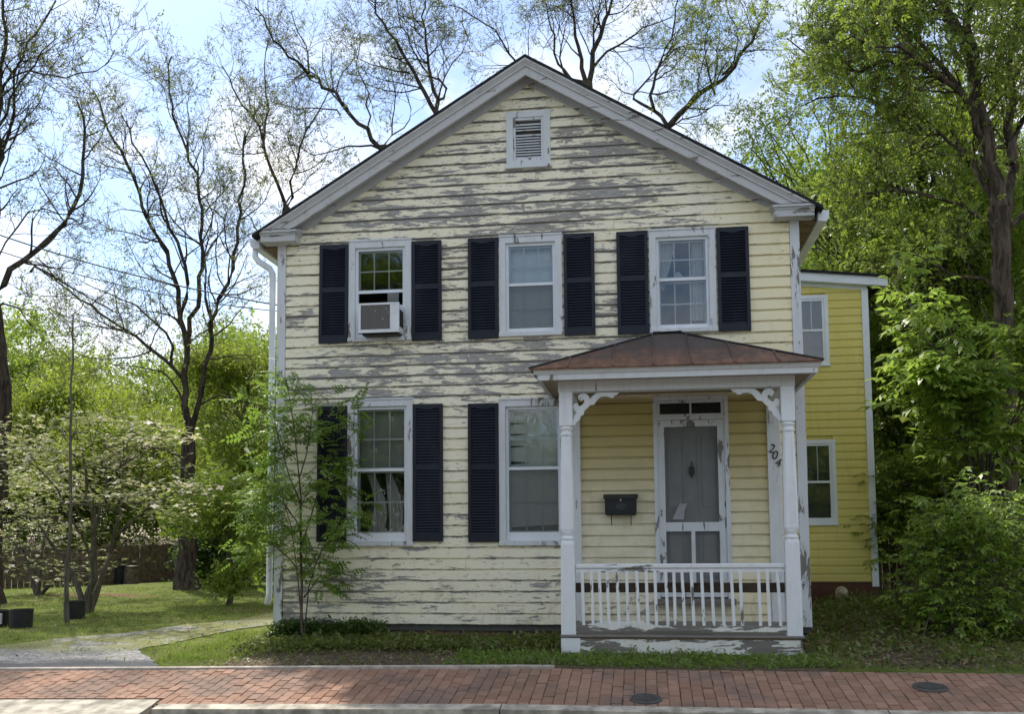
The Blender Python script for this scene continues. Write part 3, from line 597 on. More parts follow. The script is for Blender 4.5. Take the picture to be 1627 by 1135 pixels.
# doorway
dx0, dx1 = .122, 1.022
mb = MB(); mb.box(dx0, dx0+.05, -.045, .05, .5, 2.9).box(dx1-.05, dx1, -.045, .05, .5, 2.9).box(dx0, dx1, -.047, .05, 2.901, 2.955).box(dx0+.05, dx1-.05, -.043, .05, 2.66, 2.70)
dr = mb.build('door_frame', M['casing'], house)
MB().bev(dx0-.03, dx1+.03, -.16, .06, .43, .50, .006).build('threshold', M['floorw'], dr)
ring4(MB(), dx0+.052, dx1-.052, 2.702, 2.898, .03, -.03, .02).box(.565, .585, -.028, .02, 2.733, 2.867).build('transom_sash', M['casing'], dr)
for a_, b_ in ((.205, .563), (.587, .939)): MB().poly([(a_, 0, 2.733), (b_, 0, 2.733), (b_, 0, 2.867), (a_, 0, 2.867)]).build('transom_pane', M['glass'], dr)
pd = MB().box(.18, .97, .045, .085, .505, 2.655).build('door', M['door'], house)
for (a_, b_, c_, d_) in ((.24, .50, 1.55, 2.50), (.65, .91, 1.55, 2.50), (.24, .50, .70, 1.36), (.65, .91, .70, 1.36)):
    ring4(MB(), a_, b_, c_, d_, .022, .032, .0445).build('panel_molding', M['door'], pd); MB().bev(a_+.05, b_-.05, .036, .0445, c_+.05, d_-.05, .004).build('panel', M['door'], pd)
kn = MB().extr([(.575+.045*math.sin(t)*(1+.25*math.cos(2*t)), 2.04+.055*math.cos(t)) for t in [k*.2618 for k in range(24)]], .018, .030)
kn.box(.567, .583, .016, .032, 2.09, 2.15).extr([(.553, 1.99), (.597, 1.99), (.575, 1.945)], .017, .031); kn.build('door_knocker', M['iron'], pd)
sdx0, sdx1 = .174, .970
s_ = MB(); s_.box(sdx0, sdx0+.078, -.03, .0, .52, 2.655).box(sdx1-.082, sdx1, -.03, .0, .52, 2.655).box(sdx0+.078, sdx1-.082, -.029, -.001, 2.575, 2.655).box(sdx0+.078, sdx1-.082, -.029, -.001, 1.305, 1.415).box(sdx0+.078, sdx1-.082, -.029, -.001, .52, .66).box(.552, .598, -.028, -.002, .66, 1.305)
sdoor = s_.build('screen_door', M['casing'], house)
MB().poly([(.25, -.014, 1.41), (.89, -.014, 1.41), (.89, -.014, 2.58), (.25, -.014, 2.58)]).build('insect_screen', M['screen'], sdoor)
MB().poly([(.25, -.014, .65), (.56, -.014, .65), (.56, -.014, 1.31), (.25, -.014, 1.31)]).build('insect_screen', M['screen'], sdoor)
MB().poly([(.59, -.014, .65), (.89, -.014, .65), (.89, -.014, 1.31), (.59, -.014, 1.31)]).build('insect_screen', M['screen'], sdoor)
MB().extr([(.33, 1.45), (.40, 1.60), (.43, 1.66), (.45, 1.635), (.51, 1.64), (.48, 1.57), (.47, 1.45)], -.0172, -.0158).build('torn_mesh_flap', simple('pale_mesh', (.34, .35, .37)), sdoor)
MB().box(sdx1-.01, sdx1+.022, -.05, -.031, 2.1, 2.2).build('hinge', M['casing'], sdoor)
MB().tube([(sdx0+.03, -.03, 1.5), (sdx0+.03, -.06, 1.5), (sdx0+.03, -.06, 1.56), (sdx0+.03, -.03, 1.56)], .007, 6).build('handle', M['iron'], sdoor)
# pilasters against the wall and the house number
for a_, b_ in ((-.925, -.768), (1.470, 1.62)): MB().bev(a_, b_, -.07, -.022, .2, 2.86, .004).build('pilaster', M['trim'], house)
MB().box(-.6, -.57, -.06, -.02, .95, .98).build('bracket_block', M['trim'], house)
dg = bpy.context.evaluated_depsgraph_get()
for ch, x, z, sh in (('2', 1.472, 2.245, .12), ('0', 1.508, 2.165, .05), ('4', 1.540, 2.075, .15)):
    tcv = bpy.data.curves.new('numeral', 'FONT'); tcv.body = ch; tcv.size = .155; tcv.extrude = .006; tcv.shear = sh; tcv.offset = -.001
    to = bpy.data.objects.new('tmp', tcv); C.objects.link(to); bpy.context.view_layer.update()
    me = bpy.data.meshes.new_from_object(to.evaluated_get(bpy.context.evaluated_depsgraph_get())); bpy.data.objects.remove(to); me.materials.clear(); me.materials.append(M['iron'])
    me.transform(Matrix.Translation((x, -.077, z)) @ Matrix.Rotation(R(90), 4, 'X') @ Matrix.Rotation(R(-14), 4, 'Z') @ Matrix.Diagonal((.9, 1, 1, 1))); me.name = 'numeral'
    o = place(bpy.data.objects.new('numeral', me), house); o['label'] = 'black house number '+ch
MB().box(1.50, 1.545, -.1, -.071, 2.60, 2.72).build('bell_box', M['trim'], house)

# ------------------------------------------------------------------ porch
porch = thing('front_porch', 'white posted porch with rusty tin hip roof and a peeling railing', 'porch', (.35, -.7, 0))
PF = -1.30
def post(cx):
    y = PF+.078; mb = MB(); sq = lambda z, h_: [(cx-h_, y-h_, z), (cx+h_, y-h_, z), (cx+h_, y+h_, z), (cx-h_, y+h_, z)]
    ch = lambda z, h_, c: [(cx-h_+c, y-h_, z), (cx+h_-c, y-h_, z), (cx+h_, y-h_+c, z), (cx+h_, y+h_-c, z), (cx+h_-c, y+h_, z), (cx-h_+c, y+h_, z), (cx-h_, y+h_-c, z), (cx-h_, y-h_+c, z)]
    mb.loft([ch(.19, .080, .006), ch(.4, .080, .006), ch(1.17, .0745, .006), ch(1.20, .070, .014), ch(1.215, .058, .02)])
    mb.lathe(cx, y, [(.060, 1.21), (.074, 1.222), (.078, 1.236), (.074, 1.25), (.062, 1.258), (.060, 1.27), (.068, 1.28), (.074, 1.30)], 20)
    mb.loft([ch(1.298, .066, .02), ch(1.34, .074, .016), ch(1.50, .074, .02), ch(1.9, .068, .022), ch(2.37, .056, .02)])
    mb.lathe(cx, y, [(.058, 2.365), (.070, 2.38), (.073, 2.392), (.068, 2.405), (.057, 2.412), (.057, 2.432), (.066, 2.44), (.074, 2.455), (.070, 2.47), (.06, 2.476)], 20)
    mb.loft([ch(2.472, .060, .02), ch(2.49, .0735, .006), ch(2.862, .0735, .006)])
    p_ = mb.build('post', M['post'], porch, False); return p_
pL, pR = post(-.848), post(1.553)
MB().box(1.47, 1.65, PF-.012, PF+.165, .165, .192).build('plinth', M['sill'], pR)
MB().box(-.935, -.765, PF-.012, PF+.165, .165, .192).build('plinth', M['sill'], pL)
BR = [(755, 190), (720, 222), (692, 228), (688, 248), (650, 250), (622, 233), (560, 232), (520, 250), (490, 285), (465, 318), (415, 325), (395, 350), (352, 386), (345, 428), (312, 440), (298, 485), (270, 500), (240, 545), (220, 542), (220, 490), (240, 440), (268, 395), (236, 372), (224, 338), (236, 308), (262, 298), (284, 310), (286, 330), (305, 334), (335, 316), (357, 288), (352, 264), (332, 262), (326, 276), (300, 270), (284, 245), (288, 216), (314, 197), (352, 192), (390, 206), (424, 258), (452, 222), (492, 196), (545, 186)]
for cx, sg, pp in ((-.773, 1, pL), (1.478, -1, pR)):
    MB().extr([(cx+sg*(u-222)*.00098, 2.858-(v_-186)*.00103) for u, v_ in BR], PF+.06, PF+.092).build('bracket', M['post'], porch)
# beams and ceiling
MB().bev(-.93, 1.632, PF-.002, PF+.155, 2.8625, 2.985, .003).build('beam', M['trim'], porch)
for x in (-.848, 1.553): MB().bev(x-.07, x+.07, PF+.157, -.06, 2.865, 2.983, .003).build('side_beam', M['trim'], porch)
MB().box(-1.10, 1.795, -1.50, -.03, 2.9855, 3.0).build('ceiling', simple('porch_ceiling_paint', (.36, .29, .20), .7), porch)
def eave(name, y0, y1, x0, x1, z0, z1, m=M['trim']): return MB().bev(x0, x1, y0, y1, z0, z1, .003).build(name, m, porch)
eave('fascia', -1.54, -1.50, -1.14, 1.835, 2.962, 3.045)
for x0, x1 in ((-1.14, -1.10), (1.795, 1.835)): eave('side_fascia', -1.498, -.03, x0, x1, 2.962, 3.045)
MB().loft([[(x, -1.541, 3.02), (x, -1.555, 3.03), (x, -1.575, 3.058), (x, -1.588, 3.066), (x, -1.588, 3.078), (x, -1.50, 3.078), (x, -1.50, 3.047), (x, -1.541, 3.047)] for x in (-1.175, 1.87)]).build('crown_molding', M['trim'], porch)
# tin hip roof: front slope in panels with seams
A = Vector((.33, -.035, 3.735)); e0, e1 = Vector((-1.215, -1.61, 3.083)), Vector((1.885, -1.61, 3.083)); rl, rr_ = A+Vector((-.13, 0, 0)), A+Vector((.10, 0, 0))
def hipz(x):  # height and depth of the front slope's upper border at x
    if x < rl.x: t = (x-e0.x)/(rl.x-e0.x); return e0.lerp(rl, t)
    if x > rr_.x: t = (x-rr_.x)/(e1.x-rr_.x); return rr_.lerp(e1, t)
    return Vector((x, A.y, A.z))
seams = [-1.215, -.80, -.31, .13, .535, .98, 1.44, 1.885]
for a_, b_ in zip(seams, seams[1:]):
    xs_ = sorted({a_+.003, b_-.003, *[x for x in (rl.x, rr_.x) if a_ < x < b_]})
    pts = [Vector((x, e0.y, e0.z)) for x in xs_]; top = [hipz(x) for x in xs_]
    mb = MB(); ring = pts+top[::-1]
    if (top[0]-pts[0]).length < .01: ring = pts+top[:0:-1]
    if (top[-1]-pts[-1]).length < .01: ring = pts[:-1]+top[::-1]
    dn = Vector((0, .006, -.016)); n_ = len(ring); mb.v = [tuple(p+Vector((0, 0, random.uniform(-.003, .003)))) for p in ring]+[tuple(p+dn) for p in ring]
    mb.f = [tuple(range(n_)), tuple(range(2*n_-1, n_-1, -1))]+[(k, (k+1) % n_, n_+(k+1) % n_, n_+k) for k in range(n_)]
    mb.build('roof_panel', M['tin'], porch)
for x in seams[1:-1]:
    t_ = hipz(x); MB().tube([(x, e0.y, e0.z+.008), (x, t_.y, t_.z+.008)], .011, 6).build('roof_seam', M['tin'], porch)
for p, q in ((e0, rl), (e1, rr_)):
    q2 = Vector((p.x, -.035, p.z)); MB().poly([p, q, q2]).build('roof_side', M['tin'], porch)
    MB().tube([p+Vector((0, 0, .008)), q+Vector((0, 0, .008))], .014, 6).build('hip_roll', M['iron'], porch)
MB().box(rl.x-.06, rr_.x+.06, -.075, -.03, 3.732, 3.752).build('flashing', M['iron'], porch)
MB().extr([(.24, 3.745), (.26, 3.785), (.34, 3.78), (.40, 3.772), (.47, 3.79), (.5, 3.75)], -.1, -.08).build('caulk_patch', M['trim'], porch)
# floor, skirt, railing
for k in range(9): MB().bev(-.93, 1.645, PF-.02+k*.1435, PF-.02+k*.1435+.139, .165-.0, .19, .004).build('floor_board', M['floorw'], porch)
MB().bev(-.928, 1.605, PF+.0, PF+.03, -.012, .145, .004).build('skirt_board', M['sill'], porch)
MB().box(-.93, -.72, PF-.008, PF-.001, .0, .155).build('skirt_patch', M['post'], porch)
MB().box(-.93, -.90, PF+.03, -.05, -.02, .145).build('side_skirt', M['sill'], porch); MB().box(1.60, 1.63, PF+.03, -.05, -.02, .145).build('side_skirt', M['sill'], porch)
MB().box(-.90, 1.6, PF+.0, PF+.05, .146, .164).build('floor_joist', M['soffit'], porch)
ry = PF+.075
mb = MB().bev(-.762, 1.475, ry-.045, ry+.045, .905, .955, .01).box(-.76, 1.473, ry-.028, ry+.028, .862, .904); mb.build('top_rail', M['rail'], porch)
MB().bev(-.77, 1.472, ry-.03, ry+.03, .225, .335, .004).build('bottom_rail', M['sill'], porch)
for t_ in (175, 230, 280, 328, 388, 448, 510, 568, 622, 688, 738, 788, 845, 908, 968, 1030, 1090, 1145, 1258, 1312, 1375):
    p = at(880+t_/3.874, 915, ry-.015); l = random.uniform(.006, .02)
    MB().loft([[(p.x+dx-.0165, ry-.036, z), (p.x+dx+.0165, ry-.036, z), (p.x+dx+.0165, ry-.0305 if z < .34 else ry-.0285, z), (p.x+dx-.0165, ry-.0305 if z < .34 else ry-.0285, z)] for z, dx in ((.29, l), (.34, l), (.88, 0))]).build('baluster', M['baluster'], porch)
bp = at(1090, 934, ry+.05)
MB().bev(-.768, 1.474, ry+.035, ry+.07, bp.z-.055, bp.z+.05, .004).build('back_rail', simple('dark_bare_wood', (.07, .052, .038), .85, .15, .3, 9), porch)

# ------------------------------------------------------------------ mailbox, air conditioner
t = thing('mailbox', 'black wall mailbox with newspaper hooks beside the screen door', 'mailbox', (-.285, -.03, 1.5))
MB().extr([(-.475, 1.53), (-.46, 1.505), (-.11, 1.505), (-.095, 1.53), (-.095, 1.71), (-.475, 1.71)], -.15, -.026).build('body', M['black'], t)
MB().loft([[(x, -.175, 1.70), (x, -.178, 1.722), (x, -.12, 1.755), (x, -.026, 1.765), (x, -.026, 1.712), (x, -.16, 1.705)] for x in (-.492, -.078)]).build('lid', simple('dusty_black_lid', (.035, .033, .032), .6), t)
MB().lathe(-.285, 0, [(.012, 0), (.012, .006)], 10).build('clasp', M['label'], t).matrix_parent_inverse = Matrix.Translation(-t.location) @ Matrix.Translation((0, -.152, 1.69)) @ Matrix.Rotation(R(90), 4, 'X')
MB().extr([(-.285+.07*math.cos(a_)*(1 if k % 2 else .85), 1.61+.045*math.sin(a_)*(1 if k % 2 else .8)) for k, a_ in enumerate([j*.3927 for j in range(16)])], -.153, -.1505).build('emblem', simple('worn_grey_emblem', (.05, .05, .055), .5), t)
for x in (-.40, -.165): MB().tube([(x, -.09, 1.51), (x, -.09, 1.40), (x, -.11, 1.385), (x, -.13, 1.395), (x, -.13, 1.41)], .006, 6).build('paper_hook', M['iron'], t)
t = thing('air_conditioner', 'white window air conditioner with speckled grey grille under the raised sash', 'air conditioner', (-3.28, -.1, 3.83))
ay = -.30
MB().bev(-3.50, -3.0, ay, .25, 3.83, 4.185, .012).build('case', M['ac'], t)
ring4(MB(), -3.512, -2.988, 3.815, 4.192, .03, ay-.02, ay-.001, .04, .025).build('bezel', M['ac'], t)
MB().box(-3.105, -3.018, ay-.017, ay-.0015, 3.857, 4.165).build('control_panel', M['ac'], t)
MB().box(-3.48, -3.108, ay-.012, ay-.0012, 3.857, 4.165).build('grille', M['speck'], t)
mb = MB()
for k in range(9): mb.box(-2.999, -2.997, ay+.05+k*.022, ay+.062+k*.022, 3.9, 4.12)
mb.build('side_vents', M['iron'], t)['kind'] = 'stuff'
MB().box(-3.48, -3.02, -.25, -.05, 3.80, 3.829).build('support_bracket', M['iron'], t)

# ------------------------------------------------------------------ rear wing
WY = 4.0
wing = thing('rear_wing', 'bright yellow vinyl-sided rear wing with low sloping roof', 'house wing', (2.7, WY, .3))
wx1 = 3.565; wz0 = .505
def wtop(x): return 5.345-.107*(x-2.5)
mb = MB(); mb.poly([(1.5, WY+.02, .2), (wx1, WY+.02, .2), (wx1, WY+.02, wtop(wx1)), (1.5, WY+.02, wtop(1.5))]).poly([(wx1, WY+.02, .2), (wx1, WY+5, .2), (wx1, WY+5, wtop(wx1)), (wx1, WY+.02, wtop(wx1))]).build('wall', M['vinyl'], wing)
wwin = [(2.2, 2.955, 3.93, 5.06), (2.2, 2.992, 1.405, 2.735)]
k = 0
while wz0+k*.1275 < 5.35:
    zb = wz0+k*.1275; k += 1; x1_ = min(wx1-.09, 2.5+(5.325-zb-.12)/.107)
    segs = [(1.9, x1_)]
    for a_, b_, c_, d_ in wwin:
        if zb+.12 > c_+.04 and zb < d_-.04: segs = [(b_-.03, x1_)] if b_-.03 < x1_ else []
    for p, q in segs:
        if q-p < .1: continue
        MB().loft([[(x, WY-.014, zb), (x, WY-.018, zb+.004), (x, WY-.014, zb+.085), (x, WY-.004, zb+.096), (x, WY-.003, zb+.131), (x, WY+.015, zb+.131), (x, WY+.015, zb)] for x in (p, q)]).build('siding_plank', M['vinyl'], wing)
MB().bev(wx1-.092, wx1+.01, WY-.035, WY+.08, .43, wtop(wx1)-.1, .004).build('corner_post', M['vtrim'], wing)
MB().loft([[(x, y, wtop(x)+dz) for y, dz in ((WY-.14, -.06), (WY-.14, .075), (WY-.02, .075), (WY-.02, -.06))] for x in (1.95, 3.86)]).build('rake_board', M['vtrim'], wing)
MB().loft([[(x, y, wtop(x)+dz) for y, dz in ((WY-.02, -.12), (WY-.02, -.061), (WY+.01, -.061), (WY+.01, -.12))] for x in (1.95, wx1)]).build('frieze', M['vtrim'], wing)
MB().loft([[(x, y, wtop(x)+dz) for y, dz in ((WY-.18, .078), (WY-.18, .115), (WY+5, .115), (WY+5, .078))] for x in (1.9, 3.9)]).build('roof_slope', M['shingle'], wing)
MB().lathe(3.16, WY+.6, [(.05, 5.2), (.05, 5.42), (.07, 5.43), (.07, 5.46), (.04, 5.47)], 12).build('vent_pipe', M['iron'], wing)
MB().box(1.95, wx1-.005, WY+.0, WY+.018, -.1, .5).build('foundation', simple('red_brown_foundation', (.10, .048, .030), .9), wing)
for a_, b_, c_, d_ in wwin:
    o = ring4(MB(), a_, b_, c_, d_, .06, WY-.035, WY+.02).build('window', M['vtrim'], wing)
    MB().box(a_-.01, b_+.015, WY-.05, WY-.0, c_-.02, c_+.0).build('sill', M['vtrim'], o)
    ring4(MB(), a_+.061, b_-.061, c_+.061, d_-.061, .035, WY-.025, WY+.01).box(a_+.096, b_-.096, WY-.02, WY+.01, (c_+d_)/2-.02, (c_+d_)/2+.015).build('sash', M['vtrim'], o)
    mm = (a_+b_)/2+.12
    MB().box(mm-.008, mm+.008, WY-.004, WY+.004, (c_+d_)/2+.016, d_-.1).build('muntin', M['vtrim'], o)
    MB().poly([(a_+.09, WY-.006, c_+.09), (b_-.09, WY-.006, c_+.09), (b_-.09, WY-.006, d_-.09), (a_+.09, WY-.006, d_-.09)]).build('pane', M['glass'], o)
    MB().poly([(a_+.07, WY+.012, c_+.07), (b_-.07, WY+.012, c_+.07), (b_-.07, WY+.012, d_-.07), (a_+.07, WY+.012, d_-.07)]).build('drawn_shade', M['dark'], o)
p = at(1337, 940, WY-.25)
t = tag(MB().lathe(p.x, WY-.25, [(.03, p.z-.16), (.08, p.z-.15), (.095, p.z-.09), (.10, p.z-.03), (.085, p.z+.03), (.045, p.z+.065), (.008, p.z+.075)], 16).build('garden_globe', M['stone'], None, True), 'pale rounded stone by the brown foundation of the yellow wing', 'stone')

# ------------------------------------------------------------------ vegetation
class Tree:
    """branch skeleton -> tubes; leaf spots collected on the twigs"""
    def __init__(s, seed): s.g = np.random.default_rng(seed); s.tubes = []; s.spots = []; s.dirs = []
    def limb(s, pts, r0, r1, jit=.04):
        P = np.array([tuple(p) for p in pts], float); seg = np.linalg.norm(np.diff(P, axis=0), axis=1); cum = np.concatenate([[0], np.cumsum(seg)])
        n = max(4, int(cum[-1]/.35)); t = np.linspace(0, cum[-1], n+1); Q = np.stack([np.interp(t, cum, P[:, k]) for k in range(3)], 1)
        for _ in range(2): Q[1:-1] = (Q[:-2]+2*Q[1:-1]+Q[2:])/4
        Q[1:-1] += s.g.normal(0, jit, (n-1, 3)); rad = r0+(r1-r0)*(t/cum[-1])**.8
        s.tubes.append((Q, rad)); return Q, rad
    def side(s, Q, rad, count, length, lv, t0=.2, spread=(35, 70), up=.15, wig=.16, flat=1.):
        """branches off a limb, recursively"""
        n = len(Q)-1
        for _ in range(count):
            t = s.g.uniform(t0, 1)**.9; i = min(int(t*n), n-1); u = t*n-i; p = Q[i]*(1-u)+Q[i+1]*u; r = rad[i]*(1-u)+rad[i+1]*u
            d = Q[i+1]-Q[i]; d /= np.linalg.norm(d)+1e-9
            a = np.cross(d, s.g.normal(size=3)); a /= np.linalg.norm(a)+1e-9; th = math.radians(s.g.uniform(*spread))
            nd = d*math.cos(th)+a*math.sin(th); nd[2] *= flat
            s.grow(p, nd, length*s.g.uniform(.55, 1.15)*(1.1-.45*t), min(r*.55, .006+length*.010), lv, up, wig, flat)
    def grow(s, p, d, length, r, lv, up, wig, flat=1.):
        seg = max(.14, length/9); n = max(3, int(length/seg)); P = [p]
        for k in range(n):
            d = d+s.g.normal(0, wig, 3); d[2] += up*.35
            d /= np.linalg.norm(d); P.append(P[-1]+d*seg)
        Q = np.array(P); rad = np.linspace(r, max(r*.3, .003), n+1); s.tubes.append((Q, rad))
        if lv > 0: s.side(Q, rad, int(s.g.integers(3, 6)), length*.55, lv-1, .2, (30, 65), up, wig, flat)
        if lv <= 1:
            for k in range(1, n+1):
                if lv == 0 or k > n*.6: s.spots.append(Q[k]); s.dirs.append(Q[k]-Q[k-1])
    def wood(s, name, m, parent, rmin=.004):
        V, F, o = [], [], 0
        for Q, rad in s.tubes:
            n = 9 if rad[0] > .12 else (6 if rad[0] > .03 else (4 if rad[0] > .012 else 3)); T = np.gradient(Q, axis=0); T /= np.linalg.norm(T, axis=1, keepdims=True)+1e-9
            ref = np.where(np.abs(T[:, 2:3]) < .9, [[0, 0, 1.]], [[1., 0, 0]]); A = np.cross(T, ref); A /= np.linalg.norm(A, axis=1, keepdims=True)+1e-9; B = np.cross(T, A)
            an = np.linspace(0, 2*np.pi, n, endpoint=False); rr2 = np.maximum(rad, rmin)[:, None, None]
            lump = 1+(.10*s.g.normal(size=(len(Q), n, 1)) if rad[0] > .08 else 0)
            ring = Q[:, None, :]+rr2*lump*(A[:, None, :]*np.cos(an)[None, :, None]+B[:, None, :]*np.sin(an)[None, :, None]); V.append(ring.reshape(-1, 3))
            i = np.arange(len(Q)-1)[:, None]*n; j = np.arange(n)[None, :]; k = (j+1) % n
            F.append((np.stack([i+j, i+k, i+n+k, i+n+j], 2).reshape(-1, 4))+o); o += ring.shape[0]*n
        return place(bpy.data.objects.new(name, npmesh(name, np.concatenate(V), np.concatenate(F), m, True)), parent)
def leafT(kind):
    def leaf(o, d, l, wd, up=(0, 0, 1)):
        o, d = np.array(o, float), np.array(d, float); d /= np.linalg.norm(d); s_ = np.cross(d, up); s_ /= np.linalg.norm(s_)+1e-9; nn = np.cross(s_, d)
        return [o, o+d*l*.45+s_*wd*.5+nn*l*.07, o+d*l-nn*l*.06, o+d*l*.45-s_*wd*.5+nn*l*.07]
    v = []
    if kind == 'one': v = leaf((0, 0, 0), (1, 0, 0), 1, .55)
    if kind == 'tuft':
        for k in range(5):
            a = k*2.4+.3; e = (.5, -.3, .1, .8, -.5)[k]; v += leaf((.35*math.cos(a*1.7), .35*math.sin(a*1.7), (.25, -.2, .1, -.3, .3)[k]), (math.cos(a), math.sin(a), e), (.8, .6, .72, .55, .66)[k], .36, (.3*math.sin(a), .2, 1))
    if kind == 'pinnate':
        for k in range(4):
            x = .22+.24*k; dz = -.10*x*x
            for sg in (-1, 1): v += leaf((x, 0, dz), (.35, sg, -.22), .46-.03*k, .22)
        v += leaf((1.12, 0, -.12), (1, 0, -.3), .46, .18)
    if kind == 'trifol':
        for sg in (-1, 1):
            v += leaf((.30, 0, 0), (.45, sg, -.35), .55, .27); v += leaf((.62, 0, -.04), (.5, sg, -.4), .55, .27)
        v += leaf((.75, 0, -.06), (1, 0, -.5), .62, .3)
    if kind == 'bract':
        for k in range(4): a = k*1.5708+.3; v += leaf((0, 0, .0), (math.cos(a), math.sin(a), .08), .9, .62)
    return np.array(v).reshape(-1, 3)
TPL = {k: leafT(k) for k in ('one', 'tuft', 'pinnate', 'trifol', 'bract')}
def foliage(name, pts, m, kind, size, parent, rng, per=1, scatter=.05, tilt=.7, dirs=None, var=.5, flat=1.):
    pts = np.asarray(pts, float); K = len(pts)*per; P = np.repeat(pts, per, 0)+rng.normal(0, scatter, (K, 3))*np.array([1, 1, flat])
    yaw = rng.uniform(0, 2*np.pi, K)
    if dirs is not None:
        D = np.repeat(np.asarray(dirs), per, 0); yaw = np.arctan2(D[:, 1], D[:, 0])+rng.normal(0, .9, K)
    pit = rng.normal(0, tilt, K); rol = rng.normal(0, tilt, K); S = size*(1+rng.uniform(-var, var, K))
    cy, sy, cp, sp, cr, sr = np.cos(yaw), np.sin(yaw), np.cos(pit), np.sin(pit), np.cos(rol), np.sin(rol)
    Rm = np.stack([np.stack([cy*cp, cy*sp*sr-sy*cr, cy*sp*cr+sy*sr], 1), np.stack([sy*cp, sy*sp*sr+cy*cr, sy*sp*cr-cy*sr], 1), np.stack([-sp, cp*sr, cp*cr], 1)], 1)*S[:, None, None]
    T = TPL[kind]; V = (np.einsum('kij,mj->kmi', Rm, T)+P[:, None, :]).reshape(-1, 3)
    F = np.arange(len(V)).reshape(-1, 4); o = bpy.data.objects.new(name, npmesh(name, V, F, m))
    o['kind'] = 'stuff' if parent is None else 'foliage'
    if parent is not None: del o['kind']
    return place(o, parent) if parent is not False else o
def PP(pix, Y, wob=.0, seed=0):
    """limb course from photo pixels, at distance plane Y, drifting in depth"""
    rg = random.Random(seed*97+len(pix)); d = rg.uniform(-1, 1)*wob; out = []
    for k, (x, y) in enumerate(pix): out.append(at(x, y, Y+d*k+rg.uniform(-.2, .2)*wob*(k > 0)))
    return out
def c8(u, v_): return (u/2.026, v_/2.026)
def c3(u, v_): return (400+u/1.914, v_/1.914)
def limbtree(name, label, seed, Y, trunk, limbs, bark, leafm, r0, twig=1.5, cnt=9, lsize=.07, per=2, group=None, kind='tuft', lv=2, wob=.35, leaf2=None):
    T = Tree(seed); b0 = at(trunk[0][0], trunk[0][1], Y); z_ = float(zg(b0.x, Y))-.05; t = thing(name, label, 'tree', (b0.x, Y, z_), group)
    tp = [Vector((b0.x, Y, z_))]+[at(x, y, Y) for x, y in trunk[1:]]; rt = max(r0*.62, limbs[0][1]*(.58 if leafm in (M['lf_bud'], M['lf_spring']) else 1))
    thin_ = .58 if leafm is M['lf_bud'] or leafm is M['lf_spring'] else 1
    Q, rad = T.limb(tp, r0, rt, .02); rad[0] *= 1.55; rad[1] *= 1.15
    for k, (pts, ra) in enumerate(limbs):
        lp = PP(pts, Y, wob if k else wob*.5, seed+k)
        # root the limb in the nearest wood
        d0 = min(((np.linalg.norm(q-np.array(lp[0]))+2.5*max(0, q[2]-lp[0].z+.15), tuple(q)) for QQ, rr3 in T.tubes for q in QQ if True), key=lambda a: a[0])
        lp = [Vector(d0[1])]+lp if d0[0] > .05 else lp
        q, r_ = T.limb(lp, ra*thin_, max(.010, ra*.16), .045)
        ln = np.linalg.norm(np.diff(q, axis=0), axis=1).sum()
        T.side(q, r_, int(cnt*ln/4*(.85 if thin_ < 1 else 1))+2, twig, lv)
    T.wood('trunk', bark, t)
    sp_ = np.array(T.spots)
    if leafm is M['lf_bud']: sp_ = sp_[T.g.uniform(size=len(sp_)) < .55]
    foliage('crown', sp_, leafm, kind, lsize, t, T.g, per, .06, .8)
    return t, T

# far-left bare tree: trunk stands at the picture edge
limbtree('budding_tree', 'thick dark tree with bare arching limbs and buds left of the wires', 21, 6.0, [(-22, 935), (-12, 800), (2, 650), (-4, 560), (-14, 470)],
    [([(-14, 470), (0, 431), c8(100, 820), c8(190, 755), c8(240, 680), c8(270, 560), c8(275, 430), c8(250, 330)], .13), ([(-14, 470), (-6, 330), (0, 235), c8(40, 390), c8(70, 300), c8(60, 200)], .12), ([(-10, 350), (0, 120), c8(80, 200), c8(120, 80), c8(180, 0)], .11), ([c8(0, 250), c8(90, 215), c8(190, 250), c8(300, 230), c8(370, 160)], .05), ([(-20, 480), (-10, 300), (5, 60), (20, -60)], .14), ([(0, 480), c8(40, 965), c8(100, 1010), c8(100, 1050)], .05), ([(0, 395), c8(120, 640), c8(180, 690), c8(240, 690)], .04), ([(-10, 220), (20, 150), (50, 110), (90, 60)], .07), ([c8(110, 815), c8(200, 920), c8(290, 965), c8(380, 1010)], .05)],
    M['bark'], M['lf_bud'], .27, 1.7, 13, .058, 1, lv=2)
